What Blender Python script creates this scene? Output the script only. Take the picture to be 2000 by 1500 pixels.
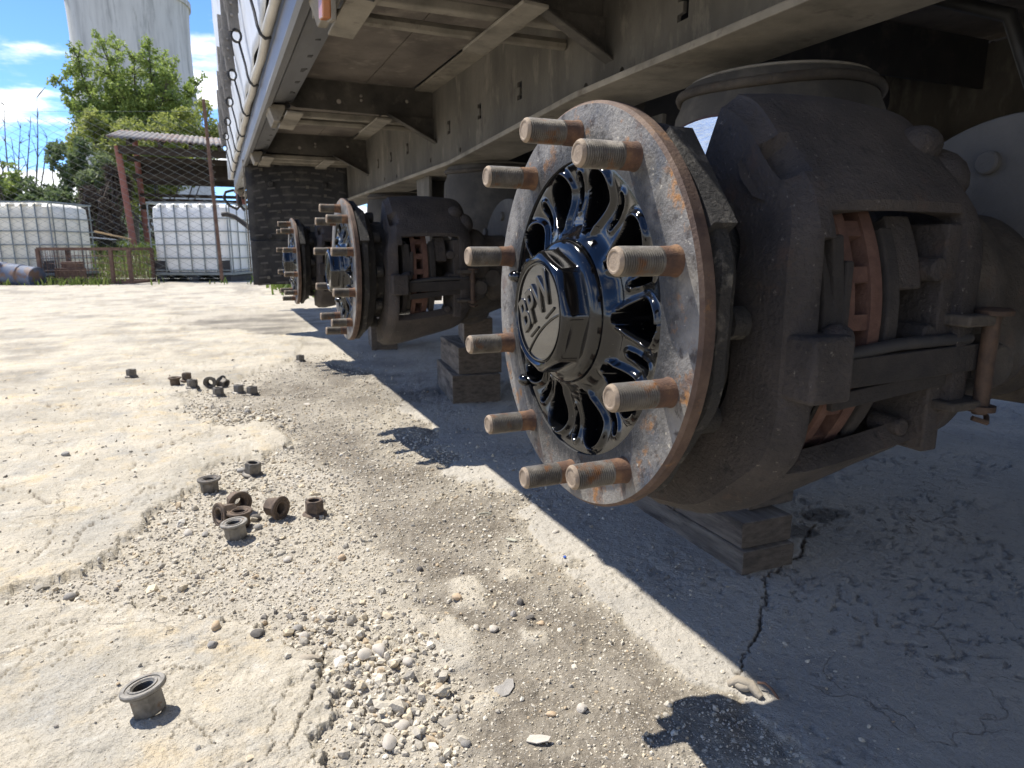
import bpy, bmesh, math, random
import numpy as np
from mathutils import Matrix, Vector
for o in list(bpy.data.objects): bpy.data.objects.remove(o)
S = bpy.context.scene; C = S.collection
R = math.radians; PI = math.pi
random.seed(7); rng = np.random.default_rng(7)

# ---------------------------------------------------------------- camera, sky, sun, exposure
CAM_H = 0.515
cam_d = bpy.data.cameras.new('camera'); cam = bpy.data.objects.new('camera', cam_d); C.objects.link(cam)
cam.location = (0, 0, CAM_H); cam.rotation_euler = (R(90-11.426), 0, R(-23.37))
cam_d.sensor_width = 36; cam_d.lens = 36*1316.1/2000; cam_d.clip_start = .02; cam_d.clip_end = 9000
cam_d.dof.use_dof = True; cam_d.dof.focus_distance = .66; cam_d.dof.aperture_fstop = 20
S.camera = cam
S.view_settings.view_transform = 'Standard'; S.view_settings.look = 'None'
S.view_settings.gamma = 1; S.view_settings.use_curve_mapping = False
S.view_settings.exposure = 0.98
SUN_TO = Vector((-.368, .50, 1.0)).normalized()
SUN_EL = math.asin(SUN_TO.z); SUN_AZ = math.atan2(SUN_TO.x, SUN_TO.y)
sd = bpy.data.lights.new('sun', 'SUN'); sd.energy = 4.1; sd.angle = R(.53); sd.color = (1, .955, .88)
so = bpy.data.objects.new('sun', sd); C.objects.link(so); so.rotation_euler = SUN_TO.to_track_quat('Z', 'Y').to_euler()
W = bpy.data.worlds.new('World'); S.world = W; W.use_nodes = True
def make_world():
    nt = W.node_tree; nt.nodes.clear(); N = nt.nodes.new; L = nt.links.new
    out = N('ShaderNodeOutputWorld'); bg = N('ShaderNodeBackground'); bg.inputs[1].default_value = .15
    sky = N('ShaderNodeTexSky'); sky.sky_type = 'NISHITA'; sky.sun_disc = False
    sky.sun_elevation = SUN_EL; sky.sun_rotation = SUN_AZ; sky.air_density = .62; sky.dust_density = .0; sky.ozone_density = 2.0
    tc = N('ShaderNodeTexCoord'); sep = N('ShaderNodeSeparateXYZ'); L(tc.outputs['Generated'], sep.inputs[0])
    ad = N('ShaderNodeMath'); ad.operation = 'ADD'; ad.inputs[1].default_value = .10; L(sep.outputs[2], ad.inputs[0])
    mx = N('ShaderNodeMath'); mx.operation = 'MAXIMUM'; mx.inputs[1].default_value = .03; L(ad.outputs[0], mx.inputs[0])
    dx = N('ShaderNodeMath'); dx.operation = 'DIVIDE'; L(sep.outputs[0], dx.inputs[0]); L(mx.outputs[0], dx.inputs[1])
    dy = N('ShaderNodeMath'); dy.operation = 'DIVIDE'; L(sep.outputs[1], dy.inputs[0]); L(mx.outputs[0], dy.inputs[1])
    cb = N('ShaderNodeCombineXYZ'); L(dx.outputs[0], cb.inputs[0]); L(dy.outputs[0], cb.inputs[1]); cb.inputs[2].default_value = 8.4
    nz = N('ShaderNodeTexNoise'); nz.inputs['Scale'].default_value = 1.15; nz.inputs['Detail'].default_value = 9; nz.inputs['Roughness'].default_value = .56
    L(cb.outputs[0], nz.inputs['Vector'])
    # more cloud low down, less overhead
    lo = N('ShaderNodeMapRange'); lo.inputs[1].default_value = .0; lo.inputs[2].default_value = .42; lo.inputs[3].default_value = .14; lo.inputs[4].default_value = -.055
    L(sep.outputs[2], lo.inputs[0])
    sm = N('ShaderNodeMath'); sm.operation = 'ADD'; L(nz.outputs[0], sm.inputs[0]); L(lo.outputs[0], sm.inputs[1])
    rp = N('ShaderNodeMapRange'); rp.interpolation_type = 'SMOOTHSTEP'
    rp.inputs[1].default_value = .51; rp.inputs[2].default_value = .63; rp.inputs[3].default_value = 0; rp.inputs[4].default_value = .95
    L(sm.outputs[0], rp.inputs[0])
    mix = N('ShaderNodeMix'); mix.data_type = 'RGBA'; L(rp.outputs[0], mix.inputs[0])
    tint = N('ShaderNodeMix'); tint.data_type = 'RGBA'; tint.blend_type = 'MULTIPLY'; tint.inputs[0].default_value = 1; tint.inputs[7].default_value = (.52,.69,.90,1); L(sky.outputs[0], tint.inputs[6]); L(tint.outputs[2], mix.inputs[6])
    mix.inputs[7].default_value = (6.2, 6.2, 6.25, 1)
    L(mix.outputs[2], bg.inputs[0]); L(bg.outputs[0], out.inputs[0])
make_world()

# ---------------------------------------------------------------- materials
def M(name, cols, scale=8, rough=.8, metal=0, bump=0, bscale=60, spots=None, detail=6, coat=0, spec=.5, obj=False,
      rough2=None, stretch=None, bdist=.002, trans=0, extra=None):
    """noise-mixed colour ramp; spots = [(colour, scale, lo, hi), ...] patches laid over it"""
    m = bpy.data.materials.new(name); m.use_nodes = True; nt = m.node_tree; N = nt.nodes.new; L = nt.links.new
    b = nt.nodes['Principled BSDF']
    if obj: src = N('ShaderNodeTexCoord').outputs['Object']
    else: src = N('ShaderNodeNewGeometry').outputs['Position']
    if stretch:
        mp = N('ShaderNodeMapping'); mp.inputs['Scale'].default_value = stretch; L(src, mp.inputs[0]); src = mp.outputs[0]
    nz = N('ShaderNodeTexNoise'); nz.inputs['Scale'].default_value = scale; nz.inputs['Detail'].default_value = detail; nz.inputs['Roughness'].default_value = .62
    L(src, nz.inputs['Vector'])
    rp = N('ShaderNodeValToRGB'); e = rp.color_ramp.elements
    n = len(cols)
    while len(e) < n: e.new(.5)
    for i, c in enumerate(cols):
        e[i].position = .3+.4*i/max(1, n-1); e[i].color = (*c, 1)
    L(nz.outputs[0], rp.inputs[0]); col = rp.outputs[0]
    for k, (sc_col, s, lo, hi) in enumerate(spots or []):
        z = N('ShaderNodeTexNoise'); z.inputs['Scale'].default_value = s; z.inputs['Detail'].default_value = 7; z.inputs['Roughness'].default_value = .65
        ofs = N('ShaderNodeVectorMath'); ofs.operation = 'ADD'; ofs.inputs[1].default_value = (3.1*k+1.7, 7.3*k, 2.2)
        L(src, ofs.inputs[0]); L(ofs.outputs[0], z.inputs['Vector'])
        mr = N('ShaderNodeMapRange'); mr.inputs[1].default_value = lo; mr.inputs[2].default_value = hi; L(z.outputs[0], mr.inputs[0])
        mi = N('ShaderNodeMix'); mi.data_type = 'RGBA'; L(mr.outputs[0], mi.inputs[0]); L(col, mi.inputs[6]); mi.inputs[7].default_value = (*sc_col, 1)
        col = mi.outputs[2]
    L(col, b.inputs['Base Color'])
    b.inputs['Roughness'].default_value = rough; b.inputs['Metallic'].default_value = metal
    b.inputs['Specular IOR Level'].default_value = spec
    if rough2 is not None:
        mr = N('ShaderNodeMapRange'); mr.inputs[1].default_value = .35; mr.inputs[2].default_value = .65
        mr.inputs[3].default_value = rough; mr.inputs[4].default_value = rough2; L(nz.outputs[0], mr.inputs[0]); L(mr.outputs[0], b.inputs['Roughness'])
    if coat: b.inputs['Coat Weight'].default_value = coat; b.inputs['Coat Roughness'].default_value = .04
    if trans: b.inputs['Transmission Weight'].default_value = trans
    if bump:
        z = N('ShaderNodeTexNoise'); z.inputs['Scale'].default_value = bscale; z.inputs['Detail'].default_value = 6; z.inputs['Roughness'].default_value = .65
        L(src, z.inputs['Vector'])
        bp = N('ShaderNodeBump'); bp.inputs['Strength'].default_value = bump; bp.inputs['Distance'].default_value = bdist
        L(z.outputs[0], bp.inputs['Height']); L(bp.outputs[0], b.inputs['Normal'])
    return m

MT = {}
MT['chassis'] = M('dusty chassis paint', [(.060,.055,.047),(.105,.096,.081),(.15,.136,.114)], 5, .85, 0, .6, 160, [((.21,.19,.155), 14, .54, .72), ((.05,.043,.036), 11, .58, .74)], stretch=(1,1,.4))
MT['chassis_pale'] = M('pale chassis steel', [(.13,.117,.095),(.22,.198,.16),(.30,.27,.22)], 9, .9, 0, .5, 160, [((.12,.10,.08), 22, .58, .72)])  # lighter tone of the chassis colour for flanges, bars and brackets
MT['cross'] = M('dirty crossmember paint', [(.034,.032,.029),(.068,.061,.052),(.10,.09,.076)], 10, .85, 0, .5, 180, [((.15,.133,.108), 16, .56, .76)])
MT['under'] = M('dirty plywood floor', [(.095,.08,.068),(.15,.128,.108),(.20,.172,.145)], 6, .9, 0, .3, 120, [((.08,.065,.055), 25, .6, .74), ((.32,.28,.23), 9, .55, .8)])
MT['dark'] = M('dark painted steel', [(.022,.021,.022),(.042,.039,.037)], 12, .7, 0, .3, 180, [((.09,.078,.062), 18, .55, .8)])
MT['support'] = M('grey bracket paint', [(.060,.057,.053),(.10,.094,.086)], 8, .92, 0, .5, 240, [((.15,.14,.12), 14, .55, .8)])
MT['rubber'] = M('dusty air bag rubber', [(.035,.032,.029),(.075,.067,.057)], 6, .82, 0, .25, 120, [((.13,.115,.092), 10, .5, .8)])
MT['caliper'] = M('rusty brown cast iron', [(.030,.025,.0225),(.054,.0445,.039),(.082,.067,.057)], 14, .8, .1, 1, 210, [((.080,.050,.036), 24, .60, .76), ((.17,.15,.125), 170, .64, .69), ((.018,.0165,.016), 60, .60, .72)], bdist=.004)
MT['cast_brown'] = M('dusty brown casting', [(.026,.021,.017),(.050,.041,.032),(.085,.07,.053)], 20, .85, 0, 1, 180, [((.07,.045,.03), 30, .58, .75)])
MT['ring'] = M('grimy hub casting', [(.016,.015,.0135),(.04,.035,.03)], 22, .85, 0, 1, 220, [((.14,.125,.10), 60, .56, .72)], bdist=.004)
MT['flange'] = M('bare rusty flange steel', [(.095,.089,.083),(.18,.168,.153),(.26,.242,.215)], 24, .6, .35, 1, 260,
                 [((.33,.16,.055), 38, .575, .67), ((.13,.07,.045), 20, .58, .70), ((.07,.08,.10), 13, .55, .68), ((.06,.05,.045), 70, .56, .66), ((.45,.41,.34), 150, .64, .69)], bdist=.0015)
MT['rim_rust'] = M('rusty flange rim', [(.055,.035,.028),(.10,.062,.044),(.15,.10,.068)], 40, .75, .2, .6, 300, [((.26,.13,.045), 60, .6, .75)])
MT['stud'] = M('worn threaded steel', [(.085,.075,.063),(.155,.138,.115),(.24,.215,.18)], 45, .55, .5, .3, 500, [((.20,.09,.035), 50, .56, .68), ((.07,.06,.05), 38, .56, .7)])
MT['stud_rust'] = M('orange rusted shank', [(.055,.034,.026),(.115,.060,.036),(.23,.125,.06)], 55, .85, .1, .6, 600)
MT['stud_tip'] = M('tan dusty stud end', [(.20,.15,.105),(.32,.25,.18)], 120, .75, .2, .4, 600)
MT['gloss'] = M('wet glossy black paint', [(.0022,.0024,.0028),(.004,.0042,.005)], 10, .085, 0, .10, 130, [((.36,.33,.27), 380, .69, .72)], coat=.25, bdist=.0015, spec=.42)
MT['gloss_dusty'] = M('dusty cap face', [(.012,.0115,.010),(.022,.02,.017)], 60, .16, 0, .2, 400, [((.50,.46,.38), 520, .715, .74)], coat=.6, bdist=.0004)
MT['disc'] = M('bright brake disc face', [(.45,.47,.50),(.62,.64,.66)], 30, .26, 1, .25, 60, None, stretch=(1,1,6))
MT['disc_edge'] = M('red rust disc edge', [(.06,.028,.02),(.10,.05,.035),(.14,.076,.053)], 50, .9, 0, .7, 300)
MT['pad'] = M('brake pad', [(.018,.0155,.014),(.040,.033,.028)], 40, .9, 0, .8, 300)
MT['pin'] = M('rusted pin', [(.04,.027,.02),(.10,.062,.04)], 80, .75, .3, .4, 400)
MT['white'] = M('white tarpaulin', [(.50,.52,.54),(.60,.62,.64)], 4, .5, 0, .15, 30, [((.38,.37,.34), 6, .5, .75)])
MT['hem'] = M('soiled white tarpaulin hem', [(.42,.39,.33),(.54,.51,.45)], 10, .5, 0, .2, 60, [((.40,.33,.24), 14, .6, .8)])
MT['alu'] = M('aluminium rail', [(.15,.15,.155),(.25,.25,.255)], 12, .5, .55, .2, 90, [((.2,.19,.17), 16, .55, .75)], stretch=(1,.15,1))
MT['strap'] = M('grey webbing', [(.20,.19,.175),(.32,.30,.275)], 60, .85, 0, .3, 400)
MT['black'] = M('black rubber cable', [(.012,.012,.013),(.03,.03,.03)], 30, .55)
MT['flap_rib'] = M('scuffed mudflap rib', [(.06,.056,.052),(.10,.092,.085)], 20, .8)
MT['flap'] = M('black rubber mudflap', [(.017,.017,.019),(.034,.033,.033)], 10, .75, 0, .4, 120, [((.085,.078,.068), 12, .5, .78)])
MT['amber'] = M('amber lamp lens', [(.40,.15,.06),(.52,.21,.09)], 30, .25)
MT['wood'] = M('grey weathered timber', [(.075,.06,.046),(.15,.125,.098),(.23,.195,.155)], 9, .9, 0, 1, 60, [((.04,.032,.026), 9, .52, .68)], stretch=(5,.7,5), bdist=.005)
MT['wood_end'] = M('dark timber end grain', [(.05,.038,.028),(.095,.073,.053),(.13,.10,.075)], 30, .92, 0, .8, 90, stretch=(1.5,1.5,4))
MT['nut'] = M('grey worn nut steel', [(.075,.069,.06),(.14,.125,.105),(.19,.17,.14)], 90, .6, .5, .6, 700, [((.18,.10,.05), 110, .6, .75)], bdist=.0006)
MT['nut_rust'] = M('brown rusted nut steel', [(.06,.045,.035),(.12,.085,.06),(.17,.125,.085)], 90, .75, .3, .8, 700, [((.22,.12,.05), 110, .6, .75)], bdist=.0006)
MT['nut_worn'] = M('bare worn nut steel', [(.12,.11,.095),(.20,.185,.16),(.28,.26,.225)], 70, .55, .6, .7, 700, [((.15,.09,.05), 90, .58, .72)], bdist=.0006)
MT['nut_bright'] = M('bright seat face', [(.30,.29,.26),(.42,.40,.36)], 90, .38, .8, .2, 700)
MT['concrete_tower'] = M('weathered tower concrete', [(.40,.40,.39),(.55,.55,.53),(.62,.62,.60)], .5, .95, 0, 0, 1, [((.22,.23,.22), .42, .58, .74), ((.33,.33,.31), 1.4, .6, .75)], stretch=(1,1,.13), detail=9)
MT['ibc'] = M('white plastic tank', [(.82,.82,.79),(.87,.87,.84)], 2, .4)
MT['ibc_old'] = M('yellowed plastic tank', [(.76,.72,.60),(.82,.79,.68)], 2, .45)
MT['galv'] = M('galvanised tube', [(.17,.19,.18),(.28,.30,.29)], 10, .5, .5)
MT['rust'] = M('rusty steel', [(.075,.045,.033),(.13,.075,.052),(.18,.115,.08)], 12, .85, 0, .4, 60)
MT['redpost'] = M('red oxide post', [(.26,.09,.065),(.34,.14,.10)], 8, .8)
MT['roofing'] = M('corrugated roof', [(.15,.14,.13),(.24,.225,.21)], 2.2, .8, 0, 0, 1, [((.18,.095,.06), 1.6, .50, .66)])
MT['shed_dark'] = M('dark old timber', [(.03,.022,.016),(.065,.047,.035)], 6, .9)
MT['leaf'] = M('fresh green leaves', [(.17,.235,.05),(.27,.345,.085),(.37,.43,.13)], 1.6, .5)
MT['leaf_yellow'] = M('yellow green leaves', [(.16,.20,.04),(.27,.31,.075),(.36,.38,.12)], 1.4, .6)
MT['leaf_dark'] = M('dull green leaves', [(.075,.115,.04),(.14,.19,.075),(.22,.26,.13)], 1.6, .6)
MT['twig'] = M('brown dry twigs', [(.07,.05,.038),(.15,.115,.09)], 4, .9)
MT['bark'] = M('grey bark', [(.07,.058,.045),(.13,.11,.09)], 8, .9)
MT['grass'] = M('grass blades', [(.06,.10,.02),(.12,.17,.035),(.24,.26,.09)], 3, .7)
MT['blue'] = M('faded blue paint', [(.06,.08,.13),(.13,.155,.21)], 6, .7, 0, 0, 1, [((.16,.10,.07), 5, .52, .60)])
MT['blue_cap'] = M('blue cap', [(.03,.10,.45),(.04,.13,.5)], 6, .5)
MT['red_cap'] = M('red cap', [(.5,.04,.03),(.55,.06,.04)], 6, .5)
MT['sheet'] = M('pale scrap sheet', [(.45,.47,.48),(.6,.6,.6)], 5, .6)
MT['plank'] = M('yellow plank', [(.42,.27,.12),(.5,.34,.17)], 6, .8)
MT['stone'] = M('pale pebble', [(.40,.36,.30),(.52,.47,.40)], 60, .85, 0, .4, 300, obj=True)
MT['stone_tan'] = M('tan pebble', [(.40,.29,.18),(.50,.38,.25)], 60, .8, 0, .3, 300, obj=True)
MT['stone_grey'] = M('grey stone chip', [(.24,.225,.20),(.36,.335,.30)], 60, .9, 0, .6, 300, obj=True)
MT['stone_dark'] = M('dark stone chip', [(.09,.08,.07),(.16,.145,.125)], 60, .9, 0, .6, 300, obj=True)
MT['clay'] = M('hard clay', [(.25,.215,.165),(.36,.31,.24)], 40, .95, 0, .7, 160)
MT['pod'] = M('dry leaf', [(.33,.32,.24),(.45,.43,.34)], 60, .7, obj=True)
for k in ('leaf', 'leaf_yellow', 'leaf_dark', 'grass'):
    nt = MT[k].node_tree; b = nt.nodes['Principled BSDF']; tl = nt.nodes.new('ShaderNodeBsdfTranslucent'); ms = nt.nodes.new('ShaderNodeMixShader'); ms.inputs[0].default_value = .5
    nt.links.new(b.inputs['Base Color'].links[0].from_socket, tl.inputs[0]); nt.links.new(b.outputs[0], ms.inputs[1]); nt.links.new(tl.outputs[0], ms.inputs[2])
    nt.links.new(ms.outputs[0], nt.nodes['Material Output'].inputs[0])

# ---------------------------------------------------------------- mesh helpers
class MB:
    def __init__(s): s.v = []; s.f = []; s.mi = []
    def add(s, vs, fs, mi=0):
        o = len(s.v); s.v += [tuple(map(float, p)) for p in vs]; s.f += [tuple(i+o for i in f) for f in fs]; s.mi += [mi]*len(fs); return s
    def box(s, c, size, rot=None, mi=0):
        x, y, z = (d/2 for d in size); c = Vector(c)
        P = [Vector((i, j, k)) for i in (-x, x) for j in (-y, y) for k in (-z, z)]
        if rot is not None: P = [rot @ p for p in P]
        return s.add([c+p for p in P], [(0,1,3,2),(4,6,7,5),(0,4,5,1),(2,3,7,6),(0,2,6,4),(1,5,7,3)], mi)
    def tube(s, pts, r, n=8, caps=True, mi=0, closed=False):
        pts = [Vector(p) for p in pts]; m = len(pts); rr = r if hasattr(r, '__len__') else [r]*m
        vs = []; ref = None
        for i, p in enumerate(pts):
            if closed: d = pts[(i+1) % m]-pts[i-1]
            else: d = (pts[min(i+1, m-1)]-pts[max(i-1, 0)])
            d.normalize()
            if ref is None: ref = Vector((0,0,1)) if abs(d.z) < .9 else Vector((1,0,0))
            a = d.cross(ref); a.normalize(); b = a.cross(d); ref = b
            for k in range(n):
                t = 2*PI*k/n; vs.append(p+(a*math.cos(t)+b*math.sin(t))*rr[i])
        fs = []
        for i in range(m if closed else m-1):
            j = (i+1) % m
            for k in range(n): l = (k+1) % n; fs.append((i*n+k, i*n+l, j*n+l, j*n+k))
        if caps and not closed: fs.append(tuple(range(n))[::-1]); fs.append(tuple((m-1)*n+k for k in range(n)))
        return s.add(vs, fs, mi)
    def lathe(s, prof, n=32, axis='X', c=(0,0,0), rfun=None, mi=0, cap0=False, cap1=False):
        """prof: (along, radius) pairs"""
        vs = []; fs = []; m = len(prof); c = Vector(c)
        for (x, r) in prof:
            for k in range(n):
                t = 2*PI*k/n; q = r*(rfun(t) if rfun else 1); u, w = q*math.cos(t), q*math.sin(t)
                vs.append(c+(Vector((x,u,w)) if axis == 'X' else Vector((u,x,w)) if axis == 'Y' else Vector((u,w,x))))
        for i in range(m-1):
            for k in range(n):
                l = (k+1) % n; fs.append((i*n+k, (i+1)*n+k, (i+1)*n+l, i*n+l))
        if cap0: fs.append(tuple(range(n)))
        if cap1: fs.append(tuple((m-1)*n+k for k in range(n))[::-1])
        return s.add(vs, fs, mi)
    def prism(s, poly, a, b, plane='YZ', mi=0):
        def P(u, w, t): return (t,u,w) if plane == 'YZ' else (u,t,w) if plane == 'XZ' else (u,w,t)
        n = len(poly); vs = [P(u, w, a) for u, w in poly]+[P(u, w, b) for u, w in poly]
        fs = [tuple(range(n))[::-1], tuple(range(n, 2*n))]+[(i, (i+1) % n, n+(i+1) % n, n+i) for i in range(n)]
        return s.add(vs, fs, mi)
    def grid(s, V, close_u=False, close_v=False, mi=0):
        V = np.asarray(V, float); a, b = V.shape[:2]; fs = []
        for i in range(a if close_u else a-1):
            for j in range(b if close_v else b-1):
                k, l = (i+1) % a, (j+1) % b; fs.append((i*b+j, k*b+j, k*b+l, i*b+l))
        return s.add(V.reshape(-1, 3), fs, mi)
    def ball(s, c, r, n=10, m=7, mi=0):
        rx, ry, rz = r if hasattr(r, '__len__') else (r, r, r)
        V = [[(c[0]+rx*math.sin(PI*i/m)*math.cos(2*PI*k/n), c[1]+ry*math.sin(PI*i/m)*math.sin(2*PI*k/n), c[2]+rz*math.cos(PI*i/m)) for k in range(n)] for i in range(m+1)]
        return s.grid(V, False, True, mi)
    def mesh(s, name, mats, smooth=None):
        me = bpy.data.meshes.new(name); me.from_pydata(s.v, [], s.f)
        for m in (mats if isinstance(mats, (list, tuple)) else [mats]): me.materials.append(m)
        if any(s.mi): me.polygons.foreach_set('material_index', s.mi)
        bm = bmesh.new(); bm.from_mesh(me); bmesh.ops.remove_doubles(bm, verts=bm.verts, dist=1e-6); bmesh.ops.recalc_face_normals(bm, faces=bm.faces); bm.to_mesh(me); bm.free()
        if smooth is not None:
            me.polygons.foreach_set('use_smooth', [True]*len(me.polygons)); me.set_sharp_from_angle(angle=R(smooth))
        return me
    def build(s, name, mats, parent=None, smooth=None, bevel=None, loc=(0,0,0), seg=2):
        return link(name, s.mesh(name, mats, smooth), parent, loc, bevel, seg)
def link(name, me, parent=None, loc=(0,0,0), bevel=None, seg=2):
    o = bpy.data.objects.new(name, me); C.objects.link(o); o.location = loc
    if parent is not None: o.parent = parent
    if bevel:
        b = o.modifiers.new('bevel', 'BEVEL'); b.width = bevel; b.segments = seg; b.limit_method = 'ANGLE'; b.angle_limit = R(35); b.harden_normals = False
    return o
def tag(o, label=None, cat=None, group=None, kind=None):
    if label: o['label'] = label
    if cat: o['category'] = cat
    if group: o['group'] = group
    if kind: o['kind'] = kind
    return o
def empty(name, loc, parent=None, rz=0):
    o = bpy.data.objects.new(name, None); C.objects.link(o); o.location = loc; o.rotation_euler = (0, 0, rz)
    o.empty_display_size = .05
    if parent is not None: o.parent = parent
    return o
def copy_tree(o, parent=None):
    c = o.copy(); C.objects.link(c); c.parent = parent
    for ch in [q for q in bpy.data.objects if q.parent == o]: copy_tree(ch, c)
    return c
def rough_up(me, amp, scale, seed=0):
    n = len(me.vertices); a = np.empty(n*3); me.vertices.foreach_get('co', a); a = a.reshape(-1, 3)
    nn = np.empty(n*3); me.vertices.foreach_get('normal', nn); nn = nn.reshape(-1, 3)
    d = fbm3(a*scale+seed*3.7)-.5
    me.vertices.foreach_set('co', (a+nn*(d*2*amp)[:, None]).ravel()); me.update()

# ---------------------------------------------------------------- numpy noise
def _h(ix, iy, iz=0):
    n = (ix.astype(np.int64)*374761393+iy.astype(np.int64)*668265263+np.int64(1)*iz*1274126177) & 0xffffffff
    n = ((n ^ (n >> 13))*1274126177) & 0xffffffff
    return ((n ^ (n >> 16)) & 0xffff)/65535.
def vnoise(x, y, seed=0):
    ix, iy = np.floor(x), np.floor(y); fx, fy = x-ix, y-iy; fx = fx*fx*(3-2*fx); fy = fy*fy*(3-2*fy)
    a, b, c, d = _h(ix, iy, seed), _h(ix+1, iy, seed), _h(ix, iy+1, seed), _h(ix+1, iy+1, seed)
    return (a*(1-fx)+b*fx)*(1-fy)+(c*(1-fx)+d*fx)*fy
def fbm(x, y, seed=0, oct=5, gain=.5):
    s = 0; a = 1; t = 0
    for k in range(oct):
        s = s+a*vnoise(x+k*17.3, y+k*9.1, seed+k); t += a; a *= gain; x = x*2.03; y = y*2.03
    return s/t
def fbm3(p): return (fbm(p[:, 0]+p[:, 2]*.7, p[:, 1]-p[:, 2]*.4, 5, 4)+fbm(p[:, 1]+p[:, 0]*.3, p[:, 2]+p[:, 0]*.5, 11, 4))/2
def sstep(a, b, x):
    t = np.clip((x-a)/(b-a), 0, 1); return t*t*(3-2*t)
def sdf(px, py, poly):
    """signed distance, negative inside"""
    P = np.asarray(poly, float); d = np.full(px.shape, 1e9); inside = np.zeros(px.shape, bool); n = len(P)
    for i in range(n):
        ax, ay = P[i]; bx, by = P[(i+1) % n]; ex, ey = bx-ax, by-ay; wx, wy = px-ax, py-ay
        t = np.clip((wx*ex+wy*ey)/max(ex*ex+ey*ey, 1e-12), 0, 1); d = np.minimum(d, np.hypot(wx-ex*t, wy-ey*t))
        c = ((ay > py) != (by > py)) & (px < (bx-ax)*(py-ay)/((by-ay) if by != ay else 1e-12)+ax); inside ^= c
    return np.where(inside, -d, d)
def polydist(px, py, line):
    d = np.full(px.shape, 1e9)
    for (ax, ay), (bx, by) in zip(line[:-1], line[1:]):
        ex, ey = bx-ax, by-ay; t = np.clip(((px-ax)*ex+(py-ay)*ey)/max(ex*ex+ey*ey, 1e-12), 0, 1)
        d = np.minimum(d, np.hypot(px-ax-ex*t, py-ay-ey*t))
    return d

# ---------------------------------------------------------------- the ground: one sheet to the horizon
SLAB_A = [(-0.5510,1.1150),(-0.4250,1.1440),(-0.3390,1.1620),(-0.3030,1.1750),(-0.2430,1.1860),(-0.2040,1.2440),(-0.1820,1.3240),(-0.1590,1.3950),(-0.1180,1.4720),(-0.0770,1.5700),(-0.0630,1.6690),(-0.0180,1.7340),(0.0300,1.7540),(0.0770,1.7330),(0.1250,1.7940),(0.1620,1.9060),(0.1510,2.0060),(0.0710,2.0910),(-0.0000,2.0590),(-0.0550,2.1010),(-0.0770,2.2430),(-0.1480,2.3840),(-0.1650,2.6000),(-0.0410,2.7730),(0.1640,3.0740),(0.3460,3.4700),(0.4530,4.0590),(0.1060,4.5290),(-0.3340,5.2260),(-0.2670,6.0090),(0.3420,5.8410),(0.7790,6.8040),(1.0200,7.8950),(1.3570,9.4180),(-1.0740,14.0820),(-5.7350,14.9700),(-5.5310,8.9050)]
SLAB_B = [(-0.6170,1.1500),(-0.4500,1.1330),(-0.3250,1.1050),(-0.2400,1.0840),(-0.1710,1.0460),(-0.1010,0.9890),(-0.0410,0.9530),(0.0100,0.9100),(0.0330,0.8600),(0.0550,0.8210),(0.0730,0.7970),(0.0760,0.7630),(0.0790,0.7200),(0.0730,0.6850),(0.0600,0.6570),(0.0540,0.6050),(0.0300,0.5060),(-0.2870,0.5530),(-0.5730,0.8910)]
SLAB_C = [(0.5530,4.5760),(0.6150,3.3530),(0.5430,2.3880),(0.5390,2.0870),(0.5260,1.7600),(0.4840,1.4010),(0.4910,1.3530),(0.5350,1.2120),(0.5190,1.0580),(0.5110,0.9600),(0.5040,0.8590),(0.4790,0.7810),(0.4860,0.7000),(0.4860,0.6310),(0.4950,0.5820),(0.5260,0.5450),(0.5170,0.5020),(0.5190,0.4670),(0.5160,0.3920),(0.4650,0.2700),(9,-.5),(9,9),(1.7380,9.2530)]
ISLES = [[(0.3060,0.9440),(0.3480,0.9300),(0.3540,0.8880),(0.3270,0.8420),(0.2930,0.8570)],[(0.2320,0.8280),(0.2690,0.8440),(0.2790,0.7970),(0.2600,0.7160),(0.2270,0.7170),(0.2200,0.7700)],[(0.2270,0.6710),(0.2540,0.6650),(0.2590,0.6370),(0.2400,0.6290),(0.2200,0.6420)],[(0.3890,0.9310),(0.4350,0.9230),(0.4260,0.8930),(0.3870,0.8950)],[(0.3400,0.7700),(0.3700,0.7500),(0.3520,0.7280),(0.3310,0.7410)],
 [(0.2120,0.8690),(0.2410,0.8790),(0.2330,0.8380),(0.2080,0.8410)]]
DIRT = [(0.3610,3.2900),(0.4770,2.6260),(0.5240,2.0930),(0.5390,1.7540),(0.4990,1.3760),(0.5330,1.2060),(0.5090,0.9560),(0.4790,0.7840),(0.4860,0.6310),(0.5270,0.5470),(0.5000,0.4270),(0.4470,0.3010),(0.1350,0.4130),(0.1940,0.5750),(0.2140,0.6330),(0.2430,0.7240),(0.2450,0.8400),(0.2350,0.9750),(0.2270,1.1230),(0.2110,1.2850),(0.1970,1.5250),(0.1780,1.7510),(0.1960,2.0240),(0.1070,2.1990),(-0.0720,2.3510),(-0.0410,2.5930),(0.1900,2.8680)]
STAIN = [[(-0.3300,5.1550),(0.1040,5.5800),(0.6710,5.8990),(0.6400,4.5390),(0.3540,4.2300),(-0.0410,4.5920)],[(0.3610,3.2900),(0.5860,2.9620),(0.6530,2.1170),(0.5130,2.2620),(0.3840,2.6660)]]
PILE = [(0.0490,0.8890),(0.1070,0.9140),(0.1830,0.8590),(0.2140,0.7850),(0.2270,0.6970),(0.2170,0.6140),(0.1820,0.5800),(0.1220,0.5980),(0.0850,0.6220),(0.0760,0.6840),(0.0790,0.7610),(0.0610,0.8140)]
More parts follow.
